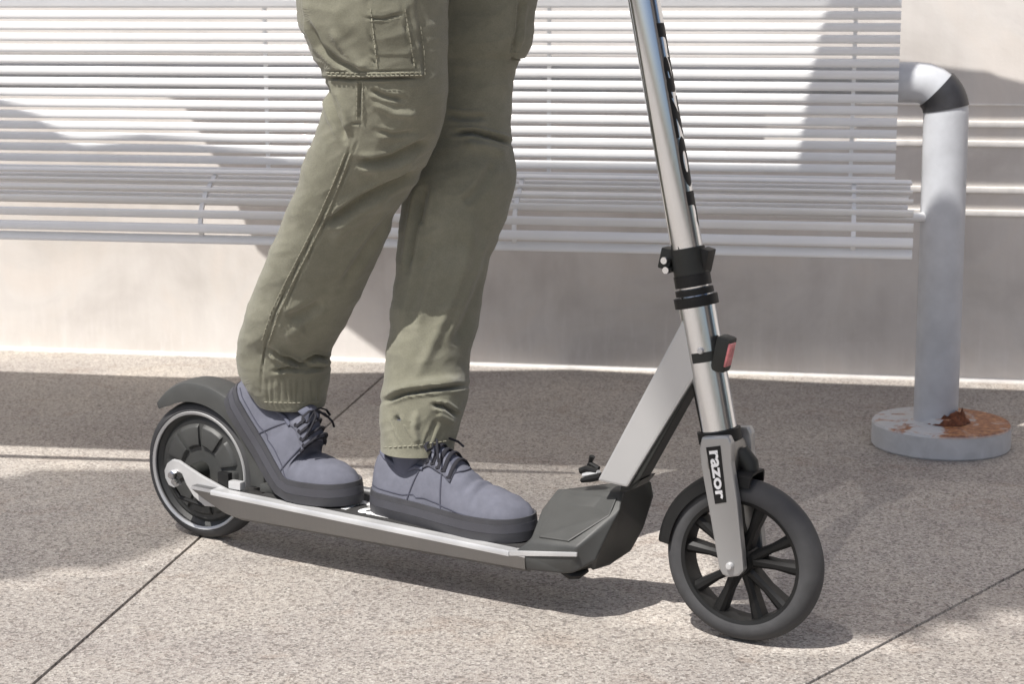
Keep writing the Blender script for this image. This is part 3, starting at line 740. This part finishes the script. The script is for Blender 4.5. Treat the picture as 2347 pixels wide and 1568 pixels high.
# fork badge: black plate, white word reading downwards
q = [SP(x, y, .0372) for x, y in ((1617, 1026), (1650, 1022), (1664, 1152), (1638, 1156))]
b = MB(); b.prism(q, lambda x, y, t: L(x, t, y), .0364, .0373); badge = b.build('fork_badge', M['blackp'], sco, smooth=None, bevel=.0012)
def quadpt(x, y, w_):      # x along the word (down the fork), y across it
    tx = x + .5; ty = y + .5
    tl, tr, br_, bl_ = [Vector(k) for k in q]
    lft = tl.lerp(bl_, .07 + .86 * tx); rgt = tr.lerp(br_, .07 + .86 * tx); p = lft.lerp(rgt, .18 + .62 * ty); return L(p.x, w_, p.y)
text_obj('badge_word', 'razor', M['white'], lambda x, y: quadpt(x, y, .0378), badge, .03)
# big black word down the forward side of the steering tube
def tubept(x, y):
    z = .625 - x * .118 * 1.03; th = R(-8) + (-y) * R(95) + R(-10)
    a_ = th; r_ = .0194
    # frame round the column: near side is -Y, forward is +X
    fx = Vector((1, 0, 0)); fx = (fx - cdir * fx.dot(cdir)).normalized()
    nr = Vector((0, -1, 0)); ang = R(84) + y * R(54)
    return L(ct(z), 0, z) + nr * math.cos(ang) * r_ + fx * math.sin(ang) * r_
text_obj('tube_word', 'razor', M['blackp'], lambda x, y: tubept(x * 2.0, y), sco, .03, 2)
# white word on the grip tape
text_obj('deck_word', 'razor', M['white'], lambda x, y: L(.345 + x * .15, .0 - y * .052 + .012, dk_top(.345 + x * .15) - .0005), grip, .02)

# ================================================================== RIDER
hip = SW(.40, 0, 0)
rider = empty('person', (hip.x, hip.y, 0))
tag(rider, 'person in olive cargo trousers and grey-blue lace-up shoes standing on the scooter deck', 'person')
def radd(mb, name, mat, parent=None, **k):
    o = mb.build(name, mat, None, **k); o.parent = rider; o.location = -rider.location; return o
def smooth_rows(rows, step):
    """rows (y, xl, xr, w); catmull-rom through them"""
    out = []; ys = [r[0] for r in rows]; y = ys[0]
    while y <= ys[-1] + 1e-6:
        i = max(k for k in range(len(rows)) if ys[k] <= y + 1e-9); i = min(i, len(rows) - 2)
        t = (y - ys[i]) / (ys[i + 1] - ys[i]); r0 = rows[max(0, i - 1)]; r1 = rows[i]; r2 = rows[i + 1]; r3 = rows[min(len(rows) - 1, i + 2)]
        v_ = [y]
        for k in range(1, len(r1)):
            m1 = (r2[k] - r0[k]) / max(1e-6, (r2[0] - r0[0])) * (r2[0] - r1[0]); m2 = (r3[k] - r1[k]) / max(1e-6, (r3[0] - r1[0])) * (r2[0] - r1[0])
            h = (2 * t**3 - 3 * t**2 + 1) * r1[k] + (t**3 - 2 * t**2 + t) * m1 + (-2 * t**3 + 3 * t**2) * r2[k] + (t**3 - t**2) * m2
            v_.append(h)
        out.append(v_); y += step
    return out
def seg_dist(p, a, b_):
    ab = b_ - a; t = max(0, min(1, (p - a).dot(ab) / max(1e-9, ab.length_squared))); return (p - a - ab * t).length, t
def inside(p, poly_):
    c_ = False; n = len(poly_)
    for i in range(n):
        x1, y1 = poly_[i]; x2, y2 = poly_[(i + 1) % n]
        if (y1 > p.y) != (y2 > p.y) and p.x < (x2 - x1) * (p.y - y1) / (y2 - y1) + x1: c_ = not c_
    return c_
def poly_edge(p, poly_):
    return min(seg_dist(p, Vector(poly_[i]), Vector(poly_[(i + 1) % len(poly_)]))[0] for i in range(len(poly_)))
def trouser_leg(rows, folds, panels, seed, hem_fn=None, nring=180, step=3.4):
    R_ = smooth_rows(rows, step); rings = []; meta = []
    for (y, xl, xr, w_, asp) in R_:
        xm = (xl + xr) / 2; c_ = on_plane(xm, y, RP + WN * w_, WN); zc = proj(c_)[2]; rx = (xr - xl) / 2 * zc / FP
        ring = []
        for k in range(nring):
            t = 6.28318 * k / nring
            # depth axis a little diagonal to the view so rings sit as true cross-sections
            ring.append(c_ + Vector((rx * math.cos(t), rx * asp * math.sin(t), 0)))
        rings.append(ring)
    n = nring; nr = len(rings)
    new = []
    for i in range(nr):
        row = []
        for k in range(n):
            p = rings[i][k]; tk = rings[i][(k + 1) % n] - rings[i][k - 1]; tv = rings[min(nr - 1, i + 1)][k] - rings[max(0, i - 1)][k]
            nn = tv.cross(tk).normalized(); c_ = sum((rings[i][j] for j in range(0, n, 30)), Vector()) / (n // 30)
            if nn.dot(p - c_) < 0: nn = -nn
            d_ = 0
            q3 = Vector((p.x * 7 + seed, p.y * 7, p.z * 4.0)); d_ += .0040 * noise.noise(q3)
            q3 = Vector(((p.x + p.z * .55) * 13 + seed * 3, p.y * 10, (p.z - p.x * .4) * 26)); n_ = noise.noise(q3); d_ += .0036 * (1 - 2 * abs(n_)) * .5
            q3 = Vector(((p.x + p.z * .5) * 30 + seed, p.y * 22, (p.z - p.x * .5) * 62)); d_ += .0008 * (.5 - abs(noise.noise(q3)) * 1.6)
            q3 = Vector((p.x * 45, p.y * 45 + seed, p.z * 38)); d_ += .0007 * noise.noise(q3)
            if p.y < c_.y + .02:
                px, py, _ = proj(p); pp_ = Vector((px, py))
                for f in folds:
                    w0, dep, pts_ = f
                    best = 1e9; bt = 0
                    for j in range(len(pts_) - 1):
                        dd, t = seg_dist(pp_, Vector(pts_[j]), Vector(pts_[j + 1]))
                        if dd < best: best = dd; bt = (j + t) / (len(pts_) - 1)
                    if best < w0 * 2.2:
                        fade = min(1, bt * 6, (1 - bt) * 6) if len(f) == 3 else 1
                        fade = max(.15, fade)
                        g_ = math.exp(-(best / w0) ** 2 * 1.6)
                        d_ += dep * 1.3 * g_ * fade
                        # shoulder ridge each side of a groove
                        if dep < 0: d_ += -dep * .45 * math.exp(-((best - w0 * 1.25) / (w0 * .55)) ** 2) * fade
                for poly_, hgt in panels:
                    e_ = poly_edge(pp_, poly_)
                    if inside(pp_, poly_): d_ += hgt * min(1, e_ / 2.5)
            row.append(p + nn * d_)
        new.append(row)
    if hem_fn: hem_fn(new, R_)
    mb = MB(); mb.loft(new, True, False)
    # turned-in hem: a short inner wall
    last = new[-1]; c_ = sum(last, Vector()) / n
    inner = [[c_ + (p - c_) * .955 + Vector((0, 0, .0)) for p in last], [c_ + (p - c_) * .95 + Vector((0, 0, .05)) for p in last]]
    mb.loft([last] + inner, True, False)
    return mb
near_rows = [(-420, 660, 1010, .085, .80), (-200, 672, 1024, .090, .80), (0, 681, 1024, .090, .78), (60, 688, 1023, .089, .78), (110, 715, 1022, .087, .78), (160, 742, 1022, .085, .78), (205, 747, 1024, .082, .78), (260, 740, 1018, .078, .78), (310, 725, 1004, .074, .78), (360, 704, 982, .070, .78),
             (420, 684, 950, .064, .78), (500, 651, 905, .056, .78), (600, 608, 862, .044, .78), (700, 567, 815, .030, .80), (760, 549, 782, .022, .82), (800, 545, 757, .016, .82), (830, 546, 753, .012, .84), (860, 552, 752, .008, .86), (900, 574, 745, .004, .9), (932, 597, 739, .001, .95)]
near_folds = [
    (9, -.0075, [(747, 186), (757, 235), (772, 275), (792, 325)]), 
    (10, .0035, [(768, 200), (790, 250), (800, 300)]),
    (5, -.0032, [(826, 182), (824, 230), (822, 278)]), (4, -.0018, [(806, 283), (828, 284)]),
    (3.2, -.0024, [(812, 300), (798, 350), (768, 430), (735, 505), (700, 575), (665, 645), (632, 715), (608, 790), (600, 850), (598, 905)]),
    (3, -.0018, [(824, 300), (810, 350), (780, 434), (748, 508), (712, 580), (677, 650), (645, 720), (620, 790)]),
    (12, -.0080, [(985, 318), (948, 338), (900, 362), (850, 372), (812, 370)]), (16, .0040, [(960, 360), (900, 388), (850, 402)]),
    (13, -.0085, [(962, 388), (918, 412), (868, 436), (820, 462), (768, 500), (742, 512)]), (18, .0045, [(900, 450), (840, 480), (790, 520), (760, 560)]),
    (14, -.0045, [(920, 470), (870, 530), (820, 600), (780, 660)]),
    (16, -.0045, [(740, 690), (700, 715), (655, 735)]), (14, .0035, [(700, 750), (650, 770)]),
    (7, -.0075, [(612, 800), (650, 818), (690, 838), (722, 838)]), (7, -.0070, [(690, 836), (722, 816), (752, 822)]), (6, -.0055, [(622, 852), (660, 845), (705, 848), (750, 838)]),
    (12, .0055, [(660, 828), (640, 812), (615, 812)]), (10, .0050, [(722, 826), (745, 832)]),
    (9, -.0045, [(705, 40), (735, 100), (780, 140), (835, 165)]), (12, .0040, [(760, 60), (800, 120), (845, 165)]),
    (5, -.0040, [(742, 176), (800, 181), (880, 179), (968, 176)]), (3, -.0014, [(742, 160), (830, 163), (965, 160)]),
    (3, -.0022, [(842, 0), (848, 60), (858, 125), (858, 158)]), (3, -.0022, [(920, 0), (925, 50), (940, 128), (950, 155)]), (4, -.0025, [(838, 40), (880, 42), (920, 30)]),
    (8, -.0045, [(848, 205), (880, 220), (925, 228)]), (10, .003, [(850, 235), (900, 260), (960, 262)]), (8, -.0030, [(860, 300), (905, 308), (950, 302)]),
] + [(3.0, -.0011, [(x, 868), (x + 3 * math.sin(x), 926)]) for x in (612, 626, 641, 655, 668, 683, 697, 712, 726)]
near_panels = [([(738, 178), (970, 176), (958, 90), (946, -60), (690, -60), (700, 80)], .0035), ([(843, -40), (922, -40), (943, 128), (858, 128)], .0012)]
mb = trouser_leg(near_rows, near_folds, near_panels, 3.1); 
legA = mb
far_rows = [(-420, 975, 1300, -.085, .80), (-200, 980, 1245, -.088, .80), (0, 985, 1220, -.090, .82), (60, 985, 1217, -.089, .82), (115, 985, 1203, -.088, .82), (135, 985, 1188, -.087, .82), (200, 980, 1173, -.084, .82), (300, 965, 1167, -.078, .82), (350, 950, 1172, -.074, .82), (395, 935, 1179, -.071, .82),
            (450, 922, 1169, -.066, .84), (550, 912, 1137, -.056, .86), (650, 905, 1111, -.046, .86), (720, 896, 1093, -.038, .86), (800, 889, 1075, -.030, .88), (860, 882, 1071, -.022, .9), (905, 876, 1071, -.016, .9), (950, 871, 1058, -.010, .9), (1000, 872, 1046, -.005, .92), (1034, 873, 1038, -.001, .95)]
far_folds = [
    (8, -.0085, [(1040, 305), (1085, 303), (1130, 315), (1168, 330)]), (14, .0045, [(1060, 330), (1110, 335), (1160, 352)]),
    (10, -.0035, [(1022, 262), (1060, 270), (1120, 268)]), (14, -.0040, [(1130, 370), (1100, 430), (1060, 470)]),
    (16, .0040, [(1085, 470), (1075, 560), (1050, 650), (1020, 720), (985, 800), (950, 880)]),
    (18, -.0055, [(1135, 540), (1105, 640), (1070, 730), (1040, 800)]), (16, -.0035, [(985, 560), (960, 660), (935, 760)]),
    (7, -.0080, [(876, 922), (930, 902), (990, 893), (1070, 884)]), (12, .0050, [(885, 905), (940, 885), (1000, 876), (1060, 868)]),
    (7, -.0080, [(990, 928), (1020, 932), (1048, 952)]), (10, .004, [(1000, 946), (1040, 968)]),
    (9, -.0050, [(905, 950), (918, 985), (935, 1015)]), (10, .0040, [(955, 940), (950, 985), (958, 1020)]), (8, -.0030, [(1000, 965), (985, 1000), (975, 1025)]),
    (6, -.0050, [(1190, 0), (1186, 60), (1172, 120)]), (4, -.0050, [(1168, 132), (1200, 128)]),
    (10, -.006, [(962, 440), (950, 520), (935, 620)]), (14, -.0060, [(975, 420), (965, 480), (960, 520)]),
]
far_panels = [([(1172, 130), (1230, 125), (1240, -60), (1195, -60)], .0040)]
legB = trouser_leg(far_rows, far_folds, far_panels, 8.7)
# seat and waist (above the picture)
hipc = [on_plane(840, -420, RP + WN * .085, WN), on_plane(1130, -420, RP + WN * -.085, WN)]
mid = (hipc[0] + hipc[1]) / 2
pel = MB(); rings = []
for dz, rx, ry in ((-.06, .155, .095), (0, .185, .125), (.06, .185, .13), (.12, .17, .12), (.17, .158, .108)):
    rings.append([mid + WN * (rx * math.cos(t)) + U * (ry * math.sin(t)) + Vector((0, 0, dz)) for t in [6.28318 * k / 64 for k in range(64)]])
pel.loft(rings)
tro = MB(); tro.add(legA.v, legA.f); tro.add(legB.v, legB.f); tro.add(pel.v, pel.f)
trousers = radd(tro, 'trousers', M['cloth'], smooth=80)
from mathutils import kdtree
def stitcher(legmb):
    pts_ = [Vector(p) for p in legmb.v]; kd = kdtree.KDTree(len(pts_)); zmap = {}
    for i, p in enumerate(pts_):
        px, py, zc = proj(p); kd.insert((px, py, zc * 60), i)
    kd.balance()
    def at_px(px, py):
        best = None
        for co_, i, dd in kd.find_n((px, py, 2.30 * 60), 24):
            e = math.hypot(co_[0] - px, co_[1] - py) + (co_[2] / 60) * 90
            if best is None or e < best[0]: best = (e, i)
        p = pts_[best[1]]; r_ = (EYE - p).normalized(); q_ = ray(px, py); t = (p - EYE).dot(q_) / q_.dot(q_)
        return EYE + q_ * t + r_ * .0012
    return at_px
def stitch(at_px, line, mat, dash=7, gap=4, rad=.00075):
    mb_ = MB(); segs = []
    for j in range(len(line) - 1):
        a, b_ = Vector(line[j]), Vector(line[j + 1]); ln = (b_ - a).length; t = 0
        while t < ln:
            segs.append((a.lerp(b_, t / ln), a.lerp(b_, min(1, (t + dash) / ln)))); t += dash + gap
    for a, b_ in segs:
        p0, p1 = at_px(*a), at_px(*b_)
        if (p0 - p1).length < .02: mb_.tube([p0, p1], rad, 5)
    return radd(mb_, 'stitching', mat, smooth=60)
M['thread_l'] = simple('pale thread', (.27, .26, .20), .9)
sa = stitcher(legA); sb = stitcher(legB)
for ln_ in ([(748, 166), (830, 168), (964, 165)], [(752, 173), (830, 175), (966, 172)], [(849, 20), (855, 70), (864, 152)], [(928, 20), (940, 90), (950, 155)],
            [(964, 60), (972, 120), (974, 172)], [(803, 352), (772, 436), (740, 510), (704, 582), (668, 652), (636, 724), (614, 790)], [(790, 352), (760, 428), (726, 504), (692, 572), (656, 642), (622, 712), (600, 780)],
            [(606, 922), (670, 924), (736, 921)], [(831, 190), (830, 275)], [(818, 190), (817, 275)]):
    stitch(sa, ln_, M['thread_l'])
for ln_ in ([(1184, 10), (1180, 70), (1170, 124)], [(880, 1026), (950, 1022), (1030, 1010)], [(1176, 120), (1196, 122)]):
    stitch(sb, ln_, M['thread_l'])

# ---- body: trunk, arms, head and hands as one skinned figure (out of the picture, but it casts the shade)
def skin_fig(name, verts, edges, radii, mat, root=0, sub=2):
    me = bpy.data.meshes.new(name); me.from_pydata([tuple(v_) for v_ in verts], edges, []); ob = bpy.data.objects.new(name, me); C.objects.link(ob)
    sk = ob.modifiers.new('skin', 'SKIN'); ss = ob.modifiers.new('sub', 'SUBSURF'); ss.levels = ss.render_levels = sub
    for i, r_ in enumerate(radii):
        me.skin_vertices[0].data[i].radius = r_ if isinstance(r_, tuple) else (r_, r_); me.skin_vertices[0].data[i].use_root = (i == root)
    bpy.context.view_layer.update(); dg = bpy.context.evaluated_depsgraph_get()
    out = bpy.data.meshes.new_from_object(ob.evaluated_get(dg)); bpy.data.objects.remove(ob)
    out.materials.clear(); out.materials.append(mat)
    for p_ in out.polygons: p_.use_smooth = True
    o = bpy.data.objects.new(name, out); C.objects.link(o); o.parent = rider; o.location = -rider.location; return o
zb = mid.z
def H(u, w_, z): return SW(u, w_, z)
cu_ = (mid - RP).dot(U)
V_ = [H(cu_, 0, zb), H(cu_ + .01, 0, zb + .22), H(cu_ + .02, 0, zb + .44), H(cu_ + .03, 0, zb + .53), H(cu_ + .05, 0, zb + .62), H(cu_ + .06, 0, zb + .70)]
Rr = [(.12, .10), (.13, .10), (.13, .10), (.055, .055), (.075, .09), (.07, .08)]
E_ = [(0, 1), (1, 2), (2, 3), (3, 4), (4, 5)]
gripz = 1.03; hbu = ct(1.015)
for s_ in (1, -1):
    b0 = len(V_)
    V_ += [H(cu_ + .02, s_ * .18, zb + .44), H(cu_ + .10, s_ * .24, zb + .22), H(hbu - .03, s_ * .19, gripz + .01)]
    Rr += [.055, .042, .028]; E_ += [(2, b0), (b0, b0 + 1), (b0 + 1, b0 + 2)]
    for k in range(4):
        f0 = len(V_); V_ += [H(hbu + .018, s_ * (.15 + .021 * k), gripz + .018), H(hbu + .022, s_ * (.15 + .021 * k), gripz - .022), H(hbu + .0, s_ * (.15 + .021 * k), gripz - .038)]
        Rr += [.009, .0085, .007]; E_ += [(b0 + 2, f0), (f0, f0 + 1), (f0 + 1, f0 + 2)]
    f0 = len(V_); V_ += [H(hbu - .02, s_ * .145, gripz - .02), H(hbu + .005, s_ * .14, gripz - .034)]; Rr += [.010, .008]; E_ += [(b0 + 2, f0), (f0, f0 + 1)]
skin_fig('body', V_, E_, Rr, M['skin'])
V2 = [H(cu_, 0, zb + .04), H(cu_ + .01, 0, zb + .22), H(cu_ + .02, 0, zb + .43), H(cu_ + .02, 0, zb + .50)]; R2 = [(.16, .13), (.155, .13), (.155, .13), (.07, .07)]; E2 = [(0, 1), (1, 2), (2, 3)]
for s_ in (1, -1):
    b0 = len(V2); V2 += [H(cu_ + .02, s_ * .185, zb + .44), H(cu_ + .10, s_ * .245, zb + .22), H(hbu - .07, s_ * .20, gripz + .04)]; R2 += [.075, .06, .045]; E2 += [(2, b0), (b0, b0 + 1), (b0 + 1, b0 + 2)]
skin_fig('hooded_jacket', V2, E2, R2, M['hoodie'])
b = MB(); hc = H(cu_ + .045, 0, zb + .68); rings = []
for i in range(9):
    ph = R(8 + 12 * i); rings.append([hc + U * (.10 * math.sin(ph) * math.cos(t)) + WN * (.085 * math.sin(ph) * math.sin(t)) + Vector((0, 0, .12 * math.cos(ph))) for t in [6.28318 * k / 20 for k in range(20)]])
b.loft(rings); radd(b, 'hair', M['hair'], smooth=80)

# ---- shoes
def shoe(heel_u, heel_z, w0, Ls, pitch_fn, yaw, ankle):
    """foot frame: s along the foot from heel to toe, y across, h above the sole plane"""
    NS = 64; path = []; x = 0; z = 0; ds = Ls / NS
    for i in range(NS + 1):
        s_ = i / NS; a_ = R(pitch_fn(s_)); path.append((x, z, a_)); x += ds * math.cos(a_); z -= ds * math.sin(a_)
    def P(s_, y, h):
        f = max(0, min(1, s_)) * NS; i = min(NS - 1, int(f)); t = f - i
        px_ = path[i][0] * (1 - t) + path[i + 1][0] * t; pz = path[i][1] * (1 - t) + path[i + 1][1] * t; a_ = path[i][2] * (1 - t) + path[i + 1][2] * t
        ex = (s_ - max(0, min(1, s_))) * Ls
        lx = px_ + math.sin(a_) * h + math.cos(a_) * ex; lz = pz + math.cos(a_) * h - math.sin(a_) * ex
        cy, sy = math.cos(yaw), math.sin(yaw)
        return SW(heel_u + lx * cy - y * sy, w0 + y * cy + lx * sy, heel_z + lz)
    def hw(s_):                      # half width of the sole
        pts_ = [(0, 0), (.01, .013), (.04, .0235), (.10, .0305), (.2, .032), (.35, .0325), (.5, .0375), (.65, .0435), (.75, .0450), (.85, .0415), (.92, .033), (.97, .0215), (.99, .012), (1, 0)]
        for i in range(len(pts_) - 1):
            if s_ <= pts_[i + 1][0]:
                a, b_ = pts_[i], pts_[i + 1]; t = (s_ - a[0]) / (b_[0] - a[0]); return a[1] + (b_[1] - a[1]) * t
        return 0
    def skew(s_): return .006 * math.sin(math.pi * s_)
    outl = [.0, .01, .02, .04, .07, .1, .15, .2, .28, .36, .44, .52, .6, .68, .75, .8, .85, .89, .92, .95, .97, .985, .995, 1.0]
    loop = [(s_, hw(s_)) for s_ in outl] + [(s_, -hw(s_)) for s_ in reversed(outl[1:-1])]
    T = .0225
    def band(h0, h1, off0, off1, name, mat, caps=True, nh=4):
        mb_ = MB(); rings = []
        for i in range(nh + 1):
            t = i / nh; h = h0 + (h1 - h0) * t; off = off0 + (off1 - off0) * t
            rings.append([P(s_ + (off / Ls) * (1 if s_ > .5 else -1) * (1 - min(1, abs(y) / .02)), y + math.copysign(off, y) * (1 if abs(y) > .001 else 0) + skew(s_), h) for s_, y in loop])
        mb_.loft(rings, True, False); nl = len(loop); no = len(outl)
        for base in ((0, nh * nl) if caps else ()):
            for i in range(1, no - 2):
                mb_.f.append((base + i, base + i + 1, base + nl - i - 1, base + nl - i)); mb_.m.append(0)
            mb_.f.append((base, base + 1, base + nl - 1)); mb_.m.append(0); mb_.f.append((base + no - 2, base + no - 1, base + no)); mb_.m.append(0)
        return mb_
    so_ = radd(band(0, T * .55, .0000, .0022, 's', None, True), 'sole', M['sole'], smooth=45)
    b2 = radd(band(T * .55 + .0004, T * 1.05, .0018, .0016, 's', None), 'midsole', M['foxing'], smooth=45)
    b3 = radd(band(T * 1.05, T * 1.38, .0008, .0004, 's', None), 'foxing_band', M['sole'], smooth=45)
    # upper: for every station an arch from side to side
    def top(s_):
        pts_ = [(0, .064), (.05, .082), (.14, .078), (.26, .076), (.34, .090), (.42, .104), (.50, .097), (.58, .083), (.66, .070), (.74, .062), (.84, .056), (.92, .049), (.97, .040), (1, .028)]
        for i in range(len(pts_) - 1):
            if s_ <= pts_[i + 1][0]:
                a, b_ = pts_[i], pts_[i + 1]; t = (s_ - a[0]) / (b_[0] - a[0]); t = t * t * (3 - 2 * t); return a[1] + (b_[1] - a[1]) * t
        return .028
    up_ = MB(); rings = []; NA = 41
    st = [.004, .015, .03, .06, .1, .14, .18, .22, .26, .3, .34, .38, .42, .46, .5, .54, .56, .58, .59, .60, .61, .62, .635, .65, .66, .67, .68, .69, .70, .71, .72, .73, .75, .78, .82, .86, .9, .93, .955, .975, .99, .998]
    def up_pt(s_, a_, lift=0):
        """a_ from -1 (outer side) over the top to 1"""
        wd = max(.002, hw(s_) - .0015); tp = top(s_); h0 = T * .9
        e = 2.4 if s_ < .36 else 2.05
        th = a_ * math.pi / 2; yy = math.copysign(abs(math.sin(th)) ** (2 / e), math.sin(th)); hh = abs(math.cos(th)) ** (2 / e)
        squeeze = 1 - (.32 if s_ < .36 else .32 * max(0, 1 - (s_ - .36) / .25)) * hh ** 1.5
        wob = .0009 * noise.noise(Vector((s_ * 22, a_ * 3, heel_u * 9)))
        crease = -.0030 * math.exp(-((s_ - .66) / .018) ** 2) * hh - .0026 * math.exp(-((s_ - .71 - .02 * a_) / .015) ** 2) * hh - .0022 * math.exp(-((s_ - .60) / .015) ** 2) * hh
        return P(s_, yy * (wd * squeeze + lift) + skew(s_), h0 + (tp - h0 + lift + crease * 1.2 + wob) * hh)
    for s_ in st: rings.append([up_pt(s_, -1 + 2 * k / (NA - 1)) for k in range(NA)])
    up_.loft(rings, False, False)
    up_.add(rings[0], [tuple(range(NA))]); up_.add(rings[-1], [tuple(range(NA))])
    upo = radd(up_, 'upper', M['canvas'], smooth=70)
    # collar roll
    col_ = MB(); pts_ = []
    for k in range(17):
        t = k / 16; s_ = .035 + .33 * math.sin(math.pi * .5 * min(1, 1)) * 0 + 0
    loopc = []
    for s_, a_ in [(.38, .50), (.33, .46), (.28, .42), (.22, .38), (.16, .34), (.10, .28), (.06, .16), (.045, 0), (.06, -.16), (.10, -.28), (.16, -.34), (.22, -.38), (.28, -.42), (.33, -.46), (.38, -.50)]: loopc.append(up_pt(s_, a_, .0008))
    col_.tube(loopc, .0030, 8); radd(col_, 'collar', M['canvas2'], smooth=60)
    # side quarter seams and toe-cap seam
    for a0, a1_, sA, sB, nm in ((.98, .36, .30, .375, 'side_seam'), (-.98, -.36, .30, .375, 'side_seam'), (.98, .40, .545, .50, 'vamp_seam'), (-.98, -.40, .545, .50, 'vamp_seam')):
        m_ = MB(); m_.tube([up_pt(sA + (sB - sA) * t, a0 + (a1_ - a0) * t, .0006) for t in [k / 10 for k in range(11)]], .0011, 6); radd(m_, nm, M['thread2'], smooth=60)
    m_ = MB(); m_.tube([up_pt(.60 - .06 * (a / 10) ** 2, a / 10 * .42, .0006) for a in range(-10, 11)], .0012, 6); radd(m_, 'vamp_seam', M['thread2'], smooth=60)
    for off_ in (.86, -.86):
        m_ = MB(); m_.tube([up_pt(.05 + .9 * k / 40, off_, .0004) for k in range(41)], .0009, 5); radd(m_, 'rand_seam', M['thread2'], smooth=60)
    # eyestay panels
    for sg in (1, -1):
        m_ = MB(); rings_ = []
        for s_ in [.37 + .2 * k / 12 for k in range(13)]:
            rings_.append([up_pt(s_, sg * a_, .0013) for a_ in (.22, .30, .40, .50)])
        m_.loft(rings_, False, False); ey = radd(m_, 'eyestay', M['canvas'], smooth=60)
        sol = ey.modifiers.new('solid', 'SOLIDIFY'); sol.thickness = .0012
    # tongue
    m_ = MB(); rings_ = []
    for t in range(8):
        s_ = .56 - .20 * t / 7; ex = 0 if t < 5 else (t - 4) * .006
        rings_.append([up_pt(s_, a_, .0016 + ex) for a_ in (-.3, -.2, -.1, 0, .1, .2, .3)])
    m_.loft(rings_, False, False); tg = radd(m_, 'tongue', M['canvas2'], smooth=60); sol = tg.modifiers.new('solid', 'SOLIDIFY'); sol.thickness = .0025
    # laces: five straight rows, crossing ends, a bow with two loops and two tails
    for k in range(5):
        s_ = .40 + .037 * k; m_ = MB()
        m_.tube([up_pt(s_ + .010 * t, a_, .0022 + .0030 * (1 - abs(a_) / .46)) for t, a_ in [(j / 8, -.46 + .92 * j / 8) for j in range(9)]], .0031, 8, squash=.6)
        radd(m_, 'lace', M['lace'], smooth=60)
    for k in range(5):
        for sg in (1, -1):
            m_ = MB(); e0 = up_pt(.402 + .037 * k, sg * .45, .0012); e1 = up_pt(.402 + .037 * k, sg * .45, .0030); m_.tube([e0, e1], .0030, 10); radd(m_, 'eyelet', M['lace'], smooth=60)
    kn = up_pt(.395, 0, .010)
    fwd = (up_pt(.45, 0, .01) - up_pt(.39, 0, .01)).normalized(); lat = (up_pt(.40, .3, 0) - up_pt(.40, -.3, 0)).normalized(); upv = fwd.cross(lat); 
    if upv.z < 0: upv = -upv
    for sg in (1, -1):
        m_ = MB(); m_.tube([kn, kn + lat * sg * .012 + upv * .002, kn + lat * sg * .026 - upv * .002 + fwd * .003, kn + lat * sg * .031 - upv * .007 + fwd * .010, kn + lat * sg * .022 - upv * .006 + fwd * .012, kn + lat * sg * .006 + upv * .001 + fwd * .003], .0023, 8, squash=.5)
        radd(m_, 'lace_bow', M['lace'], smooth=60)
        m_ = MB(); m_.tube([kn, kn + lat * sg * .010 + fwd * .012 + upv * .003, kn + lat * sg * (.024) + fwd * .022 - upv * .006, kn + lat * sg * (.030) + fwd * .026 - upv * (.022 if sg > 0 else .014)], .0016, 8)
        radd(m_, 'lace_bow', M['lace'], smooth=60)
    # sock/ankle
    m_ = MB(); c0 = P(.22, 0, .035); c1 = P(.24, 0, .07); m_.tube([c0, c1, c1.lerp(ankle, .5), ankle, ankle + Vector((0, 0, .03))], [.020, .025, .033, .036, .038], 24)
    radd(m_, 'sock', M['canvas2'], smooth=60); return P, up_pt
M['thread2'] = simple('blue grey seam', (.060, .062, .085), .9)
zd = lambda u: dk_top(u) + .0015
Pf, uf = shoe(.302, zd(.42) + .0005, .000, .262, lambda s_: (0 if s_ < .86 else -(s_ - .86) * 60) + 1.2, R(2.0), on_plane(950, 1000, RP, WN))
def pit(s_):
    if s_ < .50: return 47
    if s_ > .72: return 1.2 - max(0, s_ - .88) * 60
    t = (s_ - .50) / .22; t = t * t * (3 - 2 * t); return 47 + (1.2 - 47) * t
x_ = 0; z_ = 0
for i in range(64):
    a_ = R(pit(i / 64)); x_ += .283 / 64 * math.cos(a_); z_ += .283 / 64 * math.sin(a_) if i / 64 < .8 else 0
Pb, ub = shoe(.284 - x_, zd(.24) + z_ + .0008, .006, .283, pit, R(1.5), on_plane(655, 900, RP, WN))

# keep parts grouped: every laces/sole piece of a shoe already sits under the person
print('tris', sum(len(o.data.polygons) for o in bpy.data.objects if o.type == 'MESH'))
